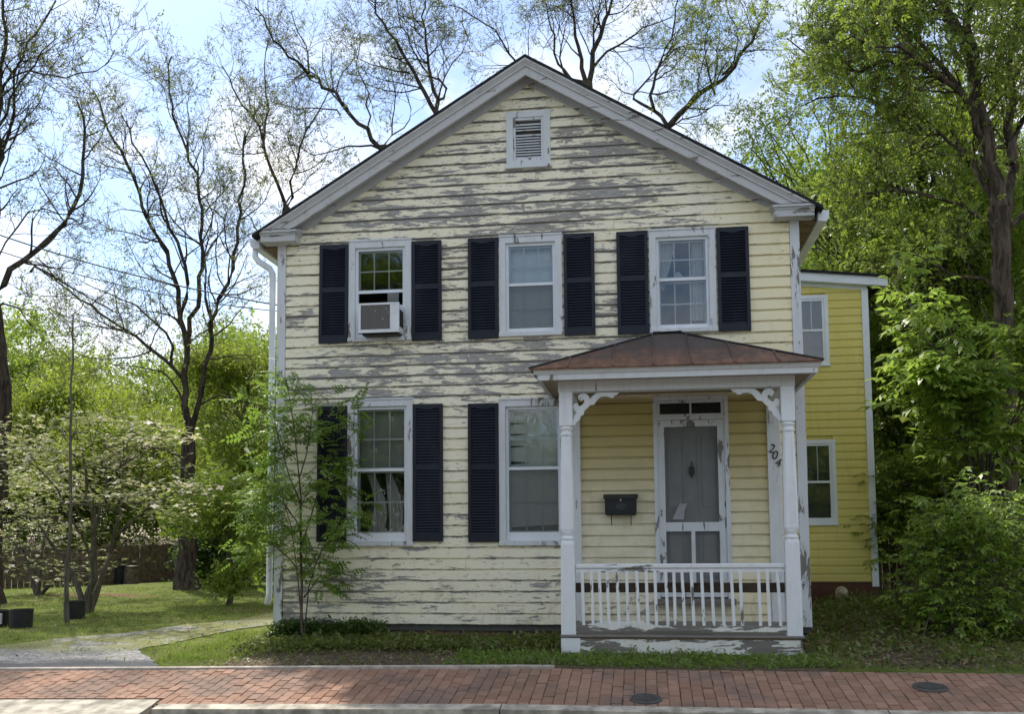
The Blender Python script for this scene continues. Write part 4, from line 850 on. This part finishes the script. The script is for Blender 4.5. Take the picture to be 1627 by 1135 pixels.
# tree beside the drive
limbtree('budding_tree', 'spreading dark-barked tree with thin new leaves standing on the lawn by the fence', 22, 11.0, [(297, 937), (296, 860), (297, 780), (303, 715), (298, 690)],
    [([(298, 690), (293, 620), (290, 560), c8(590, 1000), c8(600, 960), c8(560, 880), c8(480, 720), c8(440, 600), c8(395, 500), c8(330, 380), c8(300, 290)], .15), ([c8(590, 1000), c8(620, 900), c8(560, 760), c8(490, 590), c8(450, 480), c8(390, 370)], .10), ([(303, 700), (318, 640), (330, 560), c8(680, 1020), c8(740, 900), c8(770, 740), c8(780, 560), c8(790, 420)], .14), ([c8(610, 1090), c8(650, 850), c8(645, 650), c8(635, 530), c8(560, 400), c8(540, 290), c8(552, 180)], .11),
     ([(290, 600), (255, 565), (225, 545), c8(330, 1010), c8(200, 920), c8(120, 830)], .10), ([(288, 570), (265, 530), (240, 500), (210, 485), c8(260, 905)], .07), ([(285, 620), (255, 590), (220, 580), (180, 580)], .06), ([c8(690, 1010), c8(640, 940), c8(660, 830), c8(690, 690), c8(620, 560)], .07), ([c8(740, 900), c8(720, 680), c8(640, 660), c8(560, 560)], .04), ([(298, 725), (270, 720), (245, 715), (215, 700)], .05), ([(322, 640), (350, 630), (380, 622), (405, 640)], .05), ([c8(775, 700), c8(850, 660), c8(900, 560)], .04)],
    M['bark'], M['lf_bud'], .26, 1.9, 12, .066, 1, lv=2)
# trees behind the house
BH = 'bare-limbed trees rising behind the house roof'
limbtree('budding_tree', 'slim budding tree rising past the left eave of the house', 23, 13.0, [(478, 900), (470, 620), (460, 420), (455, 330)], [([c3(105, 632), c3(75, 560), c3(40, 440), c3(20, 370), c3(-40, 300), c3(-90, 200)], .10), ([c3(105, 625), c3(125, 500), c3(150, 420), c3(210, 340), c3(240, 260)], .08), ([c3(40, 440), c3(60, 330), c3(30, 240), c3(50, 120)], .06), ([(460, 400), (430, 400), (405, 360), (380, 320)], .06), ([c3(100, 590), c3(170, 560), c3(230, 470)], .04)], M['bark'], M['lf_bud'], .17, 1.7, 13, .064, 1, lv=2)
limbtree('budding_tree', 'tree whose one bare limb leans out left over the roof slope', 24, 13.5, [(660, 900), (652, 600), (640, 350), (609, 232)], [([c3(400, 445), c3(350, 415), c3(290, 340), c3(240, 270), c3(170, 220), c3(90, 150), c3(50, 80), c3(10, 20)], .13), ([c3(395, 440), c3(320, 432), c3(250, 470), c3(200, 480), c3(150, 450)], .06), ([c3(265, 325), c3(150, 325), c3(60, 310)], .05), ([c3(350, 400), c3(360, 300), c3(310, 200), c3(330, 90)], .05), ([c3(170, 220), c3(160, 120), c3(120, 30)], .05), ([c3(430, 420), c3(440, 300), c3(420, 200)], .04), ([c3(480, 400), c3(500, 340), c3(460, 250)], .04)], M['bark'], M['lf_bud'], .2, 1.7, 13, .064, 1, lv=2)
limbtree('budding_tree', 'tree with two close upright limbs rising over the roof left of its peak', 25, 13.0, [(725, 900), (718, 600), (712, 350), (700, 200)], [([c3(555, 345), c3(530, 280), c3(490, 210), c3(440, 120), c3(400, 50), c3(360, 0), c3(330, -60)], .13), ([c3(575, 330), c3(545, 240), c3(530, 150), c3(530, 70), c3(530, -20)], .11), ([c3(620, 290), c3(570, 240), c3(510, 200), c3(450, 60), c3(430, -20)], .07), ([c3(560, 270), c3(620, 200), c3(660, 120), c3(640, 30)], .05), ([c3(480, 200), c3(400, 215), c3(330, 180)], .05), ([c3(530, 100), c3(480, 30), c3(470, -40)], .04)], M['bark'], M['lf_bud'], .22, 1.7, 13, .064, 1, lv=2)
limbtree('budding_tree', 'thick forked tree rising right behind the roof peak', 26, 13.0, [(920, 900), (922, 600), (925, 300), (931, 131)], [([c3(1015, 250), c3(1030, 200), c3(1045, 150), c3(1070, 80), c3(1095, 0), c3(1110, -60)], .17), ([c3(1010, 240), c3(1000, 150), c3(980, 90), c3(960, 0), c3(955, -60)], .12), ([c3(1045, 180), c3(1110, 130), c3(1180, 95), c3(1280, 50)], .07), ([c3(930, 230), c3(915, 100), c3(890, 0), c3(880, -50)], .08), ([c3(940, 220), c3(930, 130), c3(960, 60), c3(990, 20)], .05), ([c3(850, 230), c3(800, 175), c3(760, 110), c3(700, 50), c3(600, 15)], .07), ([c3(1060, 120), c3(1050, 50), c3(1030, -20)], .06)], M['bark'], M['lf_bud'], .27, 1.7, 13, .064, 1, lv=2)
limbtree('budding_tree', 'tree with new green leaves and limbs slanting right above the roof', 27, 12.0, [(1010, 900), (1018, 600), (1030, 350), (1048, 215)], [([c3(1250, 375), c3(1310, 320), c3(1400, 270), c3(1470, 210), c3(1500, 150), c3(1570, 40)], .14), ([c3(1190, 330), c3(1220, 240), c3(1250, 170), c3(1280, 80), c3(1300, -20)], .10), ([c3(1130, 305), c3(1190, 260), c3(1280, 150), c3(1360, 130)], .07), ([c3(1300, 380), c3(1360, 330), c3(1450, 320)], .05), ([c3(1470, 210), c3(1480, 100), c3(1440, 0)], .06), ([c3(1400, 270), c3(1380, 150), c3(1400, 60)], .05)], M['bark'], M['lf_spring'], .22, 1.6, 13, .065, 1, lv=2)

# leafy trees: trunk, limbs to clumps, leaf tufts gathered in clumps
def clump_tree(name, label, seed, x, y, h, rx, rz, zc, leafm, bark, n_cl, per_cl, lsize, r0, cl_r, group=None, kind='tuft', lean=(0, 0), flat=1., hide=None):
    T = Tree(seed); z_ = float(zg(x, y))-.05; t = thing(name, label, 'tree', (x, y, z_), group); g = T.g
    top = np.array([x+lean[0], y+lean[1], z_+h*.78]); Q, rad = T.limb([(x, y, z_), (x+lean[0]*.3, y+lean[1]*.3, z_+h*.3), tuple(top)], r0, r0*.3, .05); rad[0] *= 1.4
    pts = []
    for k in range(n_cl):
        d = g.normal(size=3); d /= np.linalg.norm(d); q = g.uniform(.35, 1)**.6
        c = np.array([x+lean[0]*.7, y+lean[1]*.7, z_+zc])+d*q*np.array([rx, rx, rz])
        if c[2] < z_+.4: c[2] = z_+.4+g.uniform(0, .5)
        i = int(np.clip((c[2]-z_)/(h*.78)*.75, .12, .97)*(len(Q)-1)); s0 = Q[i]; mid = (s0+c)/2+g.normal(0, .2, 3)
        T.limb([tuple(s0), tuple(mid), tuple(c)], max(.02, rad[i]*.4), .012, .06)
        m = int(per_cl*g.uniform(.5, 1.4)); pts.append(c+g.normal(0, 1, (m, 3))*cl_r*g.uniform(.6, 1.2)*np.array([1, 1, .62*flat]))
    T.wood('trunk', bark, t); foliage('crown', np.concatenate(pts), leafm, kind, lsize, t, g, 1, .03, .6)
    return t
def copy_tree(t, label, x, y, rz, s, group, leaf=None):
    c = t.copy(); C.objects.link(c); c.location = (x, y, float(zg(x, y))-.05); c.rotation_euler = (0, 0, rz); c.scale = (s, s, s*random.uniform(.9, 1.1)); c['label'] = label; c['group'] = group
    for ch in t.children:
        d = ch.copy(); C.objects.link(d); d.parent = c; d.matrix_parent_inverse = ch.matrix_parent_inverse
        if leaf and d.name.startswith('crown'): d.material_slots[0].link = 'OBJECT'; d.material_slots[0].material = leaf
    return c
WL = 'trees of the wood behind the lawn'; lab1 = 'bright spring-green leafy tree in the wood behind the lawn fence'; lab2 = 'deeper green leafy tree in the wood behind the lawn fence'
pa = clump_tree('leafy_tree', lab1, 41, -22, 24, 8.5, 3.6, 3.4, 4.6, M['lf_spring'], M['bark'], 52, 330, .19, .2, .75, WL)
pb = clump_tree('leafy_tree', lab2, 42, -14, 26, 9.5, 3.4, 4.0, 5.0, M['lf_mid'], M['bark'], 52, 330, .19, .22, .75, WL)
for k, (x, y, s_, which) in enumerate([(-26, 20, .9, 0), (-18.5, 21, .8, 0), (-17, 29, 1.1, 1), (-11.5, 19.5, .72, 0), (-9.5, 24, .9, 0), (-7.2, 18, .75, 0), (-5.5, 24, .95, 1), (-28, 30, 1.3, 1), (-21, 35, 1.35, 1), (-12, 36, 1.3, 0), (-4, 32, 1.1, 0), (-33, 26, 1.2, 0), (-2, 40, 1.3, 1), (-36, 38, 1.5, 1), (5, 34, 1.2, 0), (-27, 46, 1.5, 0), (-15, 48, 1.5, 1), (12, 44, 1.4, 1)]):
    copy_tree((pa, pb)[which], (lab1, lab2)[which], x, y, k*2.3, s_, WL)
def understory(name, n, xr, yr, zr, m, size, label):
    g = RNG; c = np.stack([g.uniform(*xr, n), g.uniform(*yr, n), g.uniform(*zr, n)], 1); p_ = np.repeat(c, 60, 0)+g.normal(0, 1, (n*60, 3))*[.7, .7, .35]; p_[:, 2] = np.maximum(p_[:, 2], .03)
    tag(foliage(name, p_, m, 'tuft', size, None, g, 1, .02, .6), label, 'undergrowth', kind='stuff')
understory('undergrowth', 300, (-34, -4), (18, 26), (.1, 3.0), M['lf_mid'], .13, 'mass of spring-green undergrowth behind the lawn fence')
understory('undergrowth', 260, (3.9, 20), (10, 16), (.1, 3.4), M['lf_mid'], .13, 'mass of green undergrowth behind the yellow wing')
ST = 'street trees facing the house'; lab5 = 'broad leafy tree standing across the street from the house'
for k, (x, y, s_) in enumerate([(-22, -38, 1.3), (-13.5, -35, 1.9), (-6.5, -38, 1.0), (2.0, -38, 1.15), (9, -39, 1.1), (16, -35, 1.2), (24, -39, 1.3), (-31, -36, 1.2)]): copy_tree((pa, pb)[k % 2], lab5, x, y, k*1.7, s_, ST)
# bright tree against the house's left side
q = at(392, 700, 13.5)
clump_tree('leafy_tree', 'glowing yellow-green young tree between the lawn tree and the downspout', 43, q.x, 13.5, 7.4, 1.6, 2.4, 4.5, M['lf_spring'], M['bark3'], 36, 260, .12, .09, .45)
q = at(405, 830, 6.0)
clump_tree('shrub', 'loose green shrub leaning on the house corner behind the downspout', 44, q.x-.5, 6.0, 3.2, .9, 1.1, 1.5, M['lf_mid'], M['bark3'], 20, 110, .15, .05, .32)
q = at(355, 890, 12.5)
clump_tree('shrub', 'dark evergreen shrub beside the lawn tree trunk', 45, q.x, 12.5, 2.1, .75, .8, .95, M['lf_dark'], M['bark'], 22, 130, .14, .05, .3)

# dogwoods: tiers of pale bracts
def dogwood(name, label, seed, Y, base, limbs, n_t, x_rng, y_rng, group):
    T = Tree(seed); b0 = at(*base, Y); z_ = float(zg(b0.x, Y))-.05; t = thing(name, label, 'tree', (b0.x, Y, z_), group); g = T.g
    for k, (pts, ra) in enumerate(limbs):
        lp = [Vector((b0.x, Y, z_))]+PP(pts, Y, .22, seed+k) if k < 3 else PP(pts, Y, .22, seed+k)
        q_, r_ = T.limb(lp, ra, .012, .03); T.side(q_, r_, 9, 1.25, 1, .3, (45, 85), .0, .14, .35)
    tips = np.array(T.spots); pts = []
    for k in range(n_t):
        a_ = at(g.uniform(*x_rng), g.uniform(*y_rng), Y+g.uniform(-1.7, 1.7)); a_ = np.array(a_); w_ = g.uniform(.35, .8)
        src = tips[np.argmin(np.linalg.norm(tips-a_, axis=1))]; T.limb([tuple(src), tuple((src+a_)/2+[0, 0, .05]), tuple(a_)], .012, .005, .02)
        m = int(85*w_); pts.append(a_+np.stack([g.normal(0, w_*.55, m), g.normal(0, w_*.55, m), g.normal(0, .05, m)], 1))
    T.wood('trunk', M['bark3'], t); P_ = np.concatenate(pts+[tips]); foliage('crown', P_, M['lf_dog'], 'bract', .062, t, g, 1, .03, .3)
    return t
dogwood('dogwood_tree', 'small many-stemmed tree with tiers of pale pinkish blossom on the lawn', 51, 3.9, (140, 975), [([(140, 950), (120, 925), (112, 905), (90, 870), (60, 830)], .065), ([(142, 945), (146, 900), (149, 850), (145, 790), (130, 720)], .085), ([(145, 950), (160, 930), (176, 880), (196, 835), (240, 795), (300, 770)], .06), ([(146, 900), (120, 830), (90, 780), (40, 730)], .03), ([(176, 880), (190, 800), (195, 730), (210, 680)], .035), ([(149, 850), (175, 760), (165, 690)], .03)], 36, (25, 315), (655, 850), None)
dogwood('dogwood_tree', 'low forked blossoming tree with pale tiers in front of the plank fence', 52, 8.6, (60, 945), [([(58, 930), (45, 905), (40, 880), (25, 850)], .07), ([(62, 930), (68, 900), (70, 870), (80, 830)], .06), ([(65, 940), (85, 925), (110, 900), (130, 860)], .05), ([(45, 905), (20, 860), (-10, 830)], .03)], 18, (-30, 115), (740, 870), None)
# thin sapling stem
T = Tree(61); b0 = at(107, 990, 2.0); t = thing('sapling', 'thin straight grey sapling standing before the black tub', 'sapling', (b0.x, 2.0, 0))
Q_, r_ = T.limb([(b0.x, 2.0, -.05)]+[at(x, y, 2.0) for x, y in ((108, 900), (111, 780), (113, 660), (117, 560), (116, 500))], .038, .010, .012); T.side(Q_, r_, 12, .7, 1, .45); T.wood('trunk', M['bark3'], t); foliage('crown', T.spots, M['lf_bud'], 'tuft', .05, t, T.g, 1, .03)
# feathery sapling at the house corner
T = Tree(62); Yc = -.55; b0 = at(482, 1003, Yc); t = thing('sapling', 'feathery green sapling growing up the left corner of the house', 'sapling', (b0.x, Yc, 0))
stems = [[(482, 960), (480, 880), (478, 800), (472, 720), (462, 650), (455, 605)], [(480, 960), (470, 880), (450, 800), (440, 740)], [(484, 960), (500, 890), (520, 840), (548, 815)], [(479, 870), (500, 800), (510, 740), (535, 700), (565, 685)], [(478, 800), (455, 740), (438, 690), (430, 640)], [(476, 760), (490, 700), (500, 660), (495, 625)], [(470, 900), (450, 880), (425, 860), (408, 850)], [(483, 950), (500, 930), (512, 905)], [(480, 850), (462, 800), (440, 790), (415, 775)]]
for k, pts in enumerate(stems):
    lp = ([Vector((b0.x, Yc, -.03))] if k < 3 else [])+PP(pts, Yc, .10, 70+k); q_, r_ = T.limb(lp, .022 if k == 0 else .012, .004, .015); T.side(q_, r_, 9, .34, 0, .3, (35, 75), .05, .12)
T.wood('trunk', M['bark2'], t, .003); foliage('crown', T.spots, M['lf_sap'], 'pinnate', .14, t, T.g, 4, .08, .4, T.dirs)

# right-hand side: big ash, ivy-clad trunk, undergrowth
limbtree('tall_tree', 'tall twin-trunked tree with leafy crown right of the yellow wing', 31, 3.6, [(1608, 900), (1604, 760), (1598, 600), (1592, 430), (1588, 330)],
    [([(1588, 330), (1572, 240), (1555, 160), (1540, 60), (1528, -40), (1520, -160)], .145), ([(1592, 400), (1600, 300), (1602, 200), (1612, 60), (1625, -60)], .12), ([(1565, 200), (1530, 150), (1490, 90), (1440, 50), (1380, 30)], .07), ([(1570, 230), (1520, 130), (1480, 100), (1430, 80), (1385, 62), (1330, 70)], .07), ([(1580, 300), (1540, 240), (1480, 200), (1420, 200), (1350, 215)], .06), ([(1588, 340), (1540, 330), (1470, 300), (1400, 310), (1330, 300)], .05), ([(1590, 360), (1640, 330), (1690, 280)], .07), ([(1548, 100), (1500, 20), (1460, -60)], .08), ([(1595, 470), (1560, 450), (1500, 420), (1450, 400)], .04), ([(1540, 60), (1480, -10), (1400, -30), (1330, -20)], .06), ([(1600, 250), (1650, 120), (1690, 0)], .07), ([(1480, 200), (1400, 160), (1330, 150), (1270, 170)], .035), ([(1470, 90), (1400, 110), (1320, 110), (1250, 60)], .035)],
    M['bark2'], M['lf_mid'], .16, 1.25, 17, .105, 1, lv=2, kind='trifol', wob=.3)
p = at(1493, 900, 7.5)
clump_tree('tall_tree', 'dark ivy-wrapped tree between the yellow wing and the tall tree', 32, p.x, 7.5, 11, 2.0, 3.6, 6.3, M['lf_mid'], M['bark'], 70, 240, .12, .26, .55, None)
iv = clump_tree('ivy_column', 'dark column of ivy climbing a trunk beside the yellow wing', 33, p.x-.25, 7.1, 5.0, .42, 2.3, 2.6, M['lf_dark'], M['bark'], 46, 110, .12, .12, .28, None)
RG = 'leafy trees crowding behind the yellow wing'; lab3 = 'mid-green leafy tree crowding behind the yellow wing'; lab4 = 'dark green leafy tree crowding behind the yellow wing'
pc = clump_tree('leafy_tree', lab3, 46, 7.5, 13, 10, 3.0, 3.8, 5.8, M['lf_mid'], M['bark'], 46, 150, .16, .2, .62, RG)
pd_ = clump_tree('leafy_tree', lab4, 47, 10.5, 10, 9, 2.6, 3.8, 4.8, M['lf_dark'], M['bark'], 52, 190, .15, .2, .6, RG)
for k, (x, y, s_, wh) in enumerate([(5.0, 15.5, .95, 0), (11, 17, 1.2, 0), (6.6, 10.5, .6, 1), (9.0, 6.0, .7, 1), (8.0, 20, 1.25, 1), (14, 12, 1.1, 0), (3.6, 19, .95, 0), (7.6, 6.6, .55, 0), (15, 22, 1.4, 1), (6.2, 26, 1.5, 0), (19, 16, 1.3, 1), (10, 30, 1.6, 1)]):
    copy_tree((pc, pd_)[wh], (lab3, lab4)[wh], x, y, k*1.9, s_, RG)
p = at(1330, 250, 10.5); clump_tree('leafy_tree', 'tall loose-crowned leafy tree rising behind the right roof slope', 49, p.x, 10.5, 12.5, 2.3, 3.2, 8.6, M['lf_mid'], M['bark'], 46, 100, .10, .16, .5)
p = at(1520, 120, 8.5); clump_tree('leafy_tree', 'high leafy crown showing behind the tall twin-trunked tree', 50, p.x, 8.5, 14.5, 2.8, 3.6, 10.2, M['lf_mid'], M['bark'], 46, 100, .11, .18, .55)
# maple spray above the wing
p = at(1440, 430, 9.5); clump_tree('leafy_tree', 'bright leafy young tree filling the gap above the wing roof', 48, p.x, 9.5, 8, 1.7, 2.6, 5.6, M['lf_mid'], M['bark'], 44, 200, .11, .1, .45)
# young box elder whose leaf sprays hang in front of the wing corner
def spray(name, label, seed, base, Y, limbs, m, size, per, cat='tree', twig=.6, cnt=12, kind='trifol', bark=M['bark3'], r=.03, dz=.3):
    T = Tree(seed); b0 = at(*base, Y); z_ = float(zg(b0.x, Y)); t = thing(name, label, cat, (b0.x, Y, z_)); root = Vector((b0.x, Y, z_-.03))
    for k, pts in enumerate(limbs):
        lp = [root]+PP(pts, Y, dz, seed+k); q_, r_ = T.limb(lp, r, .007, .03); T.side(q_, r_, cnt, twig, 1, .45, (35, 80), .02, .15)
    T.wood('trunk', bark, t, .004); foliage('crown', T.spots, m, kind, size, t, T.g, per, .06, .3, T.dirs); return t
spray('box_elder', 'young tree with hanging compound leaves before the wing corner', 71, (1575, 960), 1.9, [[(1570, 800), (1550, 650), (1500, 540), (1440, 470), (1400, 455)], [(1570, 800), (1560, 680), (1530, 600), (1480, 540), (1430, 510)], [(1572, 780), (1575, 640), (1585, 540), (1560, 490)], [(1575, 790), (1610, 680), (1635, 600), (1650, 520)], [(1570, 800), (1530, 690), (1470, 630), (1440, 590)], [(1560, 800), (1580, 700), (1560, 600), (1520, 530), (1470, 500)], [(1560, 780), (1620, 640), (1660, 560), (1640, 460)], [(1555, 770), (1520, 640), (1500, 560), (1450, 600)]], M['lf_elder'], .21, 2, twig=.5, cnt=7, dz=.1)
spray('shrub', 'dense bright green shrub at the pavement edge below the tall tree', 72, (1550, 1005), .2, [[(1545, 950), (1520, 890), (1505, 850)], [(1550, 950), (1540, 880), (1520, 815)], [(1555, 950), (1570, 880), (1565, 820)], [(1560, 960), (1605, 900), (1625, 840)], [(1545, 970), (1515, 935), (1495, 910)], [(1560, 970), (1620, 940), (1650, 900)], [(1550, 980), (1530, 955), (1505, 960)], [(1560, 985), (1590, 950), (1620, 960)]], M['lf_elder'], .115, 2, 'shrub', .34, 12, dz=.1, r=.014)
spray('shrub', 'tangle of green saplings under the tall tree', 73, (1455, 960), 4.2, [[(1450, 900), (1440, 840), (1425, 770)], [(1460, 900), (1470, 820), (1480, 740)], [(1470, 910), (1520, 840), (1550, 760)], [(1450, 930), (1420, 880), (1405, 830)], [(1480, 920), (1560, 880), (1600, 800)], [(1470, 900), (1530, 780), (1560, 690)]], M['lf_mid'], .15, 2, 'shrub', .6, 14, dz=.2, r=.016)

# ------------------------------------------------------------------ grass, weeds, litter
def blades(name, n, xr, yr, dens, m, h, label, wdt=.012, cat='grass'):
    g = RNG; x = g.uniform(*xr, n); y = g.uniform(*yr, n); keep = g.uniform(0, 1, n) < dens(x, y); x, y = x[keep], y[keep]; k = len(x); z = zg(x, y)-.01
    a = g.uniform(0, 6.283, k); H = h*g.uniform(.45, 1.3, k)*(.75+.55*np.sin(x*3.3+np.sin(y*2.1)*2)*np.sin(y*2.9+x)); ln = g.uniform(.1, .8, k)*H; b = g.uniform(0, 6.283, k); W_ = wdt*g.uniform(.7, 1.4, k)
    dx, dy = np.cos(a)*W_, np.sin(a)*W_; lx, ly = np.cos(b)*ln, np.sin(b)*ln
    V = np.stack([np.stack([x-dx, y-dy, z], 1), np.stack([x+dx, y+dy, z], 1), np.stack([x+dx*.6+lx*.4, y+dy*.6+ly*.4, z+H*.6], 1), np.stack([x+lx, y+ly, z+H], 1)], 1).reshape(-1, 3)
    return tag(place(bpy.data.objects.new(name, npmesh(name, V, np.arange(len(V)).reshape(-1, 4), m)), None), label, cat, kind='stuff')
def drive(x, y):  # inside the drive?
    yl = np.array([-2.43, -1.5, -.4, 1.0, 3.0, 7]); xl = np.array([-11, -9.4, -8.0, -6.9, -6.2, -6.2]); yr = np.array([-2.43, -1.8, -1.0, .5, 2.6, 7]); xr = np.array([-4.98, -5.4, -6.0, -5.7, -5.25, -5.2])
    return (x > np.interp(y, yl, xl)) & (x < np.interp(y, yr, xr)) & (y < 7)
blades('lawn_grass', 60000, (-17, -4.75), (-2.40, 12), lambda x, y: np.where(drive(x, y), np.where(y < -1.2, .03, .30), .9)*np.clip(1.1-.06*(y+2), .15, 1), M['grass'], .055, 'short sunlit grass of the lawn and drive verge', .009)
blades('verge_grass', 9000, (-5.3, -4.2), (-2.40, .6), lambda x, y: np.where(drive(x, y), 0, sstep(-4.3, -4.75, x)), M['grass'], .07, 'bright grass wedge beside the house corner', .009)
blades('weedy_grass', 16000, (1.7, 8), (-2.42, 3.6), lambda x, y: np.where(y < -2.1, 1, np.where(x > 3.2, .8, .30)), M['dgrass'], .085, 'shaded weedy grass right of the porch', .010)
blades('porch_weeds', 5000, (-1.6, 1.9), (-2.42, -1.35), lambda x, y: sstep(-2.45, -2.2, y)*.8, M['dgrass'], .06, 'low weeds along the foot of the porch', .010)
blades('tall_grass', 1500, (3.3, 4.3), (.6, 2.2), lambda x, y: 1+0*x, M['dgrass'], .5, 'strappy tall leaves under the right-hand shrub', .016, 'plant')
def scatter(name, n, xr, yr, dens, m, size, kind, label, zr=(0, .06), cat='weeds'):
    g = RNG; x = g.uniform(*xr, n); y = g.uniform(*yr, n); keep = g.uniform(0, 1, n) < dens(x, y); x, y = x[keep], y[keep]; z = zg(x, y)+g.uniform(*zr, len(x))
    o = foliage(name, np.stack([x, y, z], 1), m, kind, size, None, g, 1, .0, .35); return tag(o, label, cat, kind='stuff')
scatter('foundation_weeds', 5200, (-4.75, -.95), (-1.5, -.3), lambda x, y: sstep(-1.55, -.75, y)*(.55+.45*np.sin(x*3.1+1)**2), M['dgrass'], .07, 'tuft', 'creeping weeds along the brick foundation', (.0, .10))
scatter('foundation_ivy', 900, (-4.6, -3.2), (-.5, -.06), lambda x, y: 1+0*x, M['lf_dark'], .07, 'tuft', 'dark leafy ivy at the foot of the left corner', (.02, .24))
scatter('porch_clover', 1500, (-2.0, 1.8), (-2.40, -1.4), lambda x, y: .75+0*x, M['lf_sap'], .055, 'tuft', 'small bright clumps of clover before the porch', (.0, .05))
scatter('side_weeds', 3800, (1.65, 4.6), (-1.9, 3.7), lambda x, y: .35+.65*sstep(.3, 2.5, y), M['dgrass'], .085, 'tuft', 'leafy weeds in the shade by the yellow wing', (.0, .10))
scatter('dead_leaves', 5200, (1.6, 4.4), (-2.3, 2.5), lambda x, y: .5+0*x, M['litter'], .06, 'one', 'brown dead leaves and twigs right of the porch', (.0, .03), 'leaf litter')
scatter('lawn_litter', 2500, (-15, -4.8), (-1.5, 12), lambda x, y: .4+0*x, M['litter'], .05, 'one', 'scattered brown leaves over the lawn', (.0, .02), 'leaf litter')
scatter('strip_weeds', 500, (-4.7, -.9), (-2.42, -1.2), lambda x, y: .6+0*x, M['dgrass'], .045, 'tuft', 'sparse weeds on the bare strip beside the pavement', (.0, .03))
scatter('strip_litter', 1600, (-4.7, -.9), (-2.42, -.9), lambda x, y: .7+0*x, M['litter'], .04, 'one', 'dry leaf bits on the bare strip beside the pavement', (.0, .015), 'leaf litter')
# fallen twigs
for k, (x, y, l_, a_, lab) in enumerate([(2.5, -1.2, 1.1, .5, 'long pale dry twig lying right of the porch'), (2.2, -1.5, .8, -.3, 'dark fallen stick lying in the weeds by the porch post'), (-2.0, -1.25, .7, .25, 'pale twig lying in the weeds before the clapboard wall'), (3.0, -.6, 1.0, 1.1, 'arched dry stalk standing in the weeds by the shrubs')]):
    pts = [(x+math.cos(a_)*l_*u, y+math.sin(a_)*l_*u, float(zg(x, y))+.02+.05*math.sin(u*3)+(.5*u if k == 3 else 0)) for u in (0, .25, .5, .75, 1)]
    mb = MB().tube(pts, [.008, .007, .006, .005, .003], 5); tag(mb.build('fallen_twig', M['fence'] if k == 1 else M['bark3'], None, True), lab, 'twig')

# ------------------------------------------------------------------ fences, tubs, wires
def fence(label, p0, p1, h, seed):
    rg = random.Random(seed); a_, b_ = Vector(p0), Vector(p1); d = (b_-a_); n = int(d.length/.145); ang = math.atan2(d.y, d.x)
    t = thing('plank_fence', label, 'fence', (a_.x, a_.y, float(zg(a_.x, a_.y))))
    pm = MB().bev(-.067, .067, -.012, .012, 0, 1, .004).mesh('plank', M['fence'])
    for k in range(n):
        p = a_.lerp(b_, (k+.5)/n); o = bpy.data.objects.new('plank', pm); o.location = (p.x, p.y, float(zg(p.x, p.y))-.03); o.rotation_euler = (rg.uniform(-.01, .01), rg.uniform(-.012, .012), ang); o.scale = (1, 1, h*rg.uniform(.97, 1.03)); place(o, t)
    for z in (.3, h-.25):
        o = MB().tube([(a_.x, a_.y+.05, z), (b_.x, b_.y+.05, z)], .035, 4).build('rail', M['fence'], t)
fence('weathered plank fence at the far edge of the lawn', (-19.5, 8.6), (-14.9, 13.2), 1.0, 1)
fence('brown plank fence running back towards the wood', (-14.8, 13.4), (-13.2, 19.5), 1.1, 2)
fence('dark plank fence at the corner of the yellow wing', (3.75, 7.6), (7.5, 8.6), 1.75, 3)
def tub(x, y, r, h, label, lab=False):
    t = thing('plastic_tub', label, 'tub', (x, y, 0)); z0_ = float(zg(x, y))-.01
    MB().lathe(x, y, [(r*.93, z0_), (r*.97, z0_+h*.5), (r, z0_+h-.015), (r*1.03, z0_+h-.01), (r*1.03, z0_+h), (r*.96, z0_+h), (r*.94, z0_+h-.05), (.01, z0_+h-.05)], 26).build('pot', M['plastic'], t)
    MB().lathe(x, y, [(r*.93, z0_+h-.045), (.005, z0_+h-.035)], 20).build('soil', M['mortar'], t)
    if lab: MB().box(x+.05, x+.17, y-r*1.02-.004, y-r*.9, z0_+.06, z0_+h*.85).build('paper_label', M['label'], t)
p = at(33, 1000, 1.2); tub(p.x, 1.2, .165, .27, 'black plastic tub alone on the lawn'); p = at(1, 997, 1.35); tub(p.x-.05, 1.35, .16, .25, 'black plastic tub carrying a pale label', True)
p = at(118, 987, 2.75); tub(p.x, 2.75, .165, .29, 'black plastic tub behind the thin sapling')
for px_, lab in ((190, 'dark compost bin standing nearer the lawn blossom tree'), (208, 'brown compost bin beside the fence corner')):
    p = at(px_, 924, 14.2); t = thing('compost_bin', lab, 'bin', (p.x, 14.2, 0)); MB().lathe(p.x, 14.2, [(.19, -.03), (.20, .3), (.19, .42), (.17, .43)], 18).build('drum', M['plastic'] if px_ == 190 else M['fence'], t); MB().lathe(p.x, 14.2, [(.20, .431), (.20, .46), (.02, .48)], 18).build('lid', M['plastic'], t)
def wire(label, a_, b_, sag, r):
    a_, b_ = Vector(a_), Vector(b_); pts = [a_.lerp(b_, k/24)-Vector((0, 0, sag*4*(k/24)*(1-k/24))) for k in range(25)]
    tag(MB().tube(pts, r, 6).build('overhead_wire', M['wire'], None, True), label, 'wire', 'overhead wires')
wire('upper overhead wire running in to the left eave of the house', at(-260, 268, 3.0), (-4.70, 2.5, 4.72), .35, .012)
wire('lower overhead wire passing behind the left wall of the house', at(-260, 300, 4.0), at(520, 500, 9.4), .5, .010)
wire('thin overhead wire high above the right side of the roof', at(1000, 74, 11), at(1500, 64, 11), .15, .008)
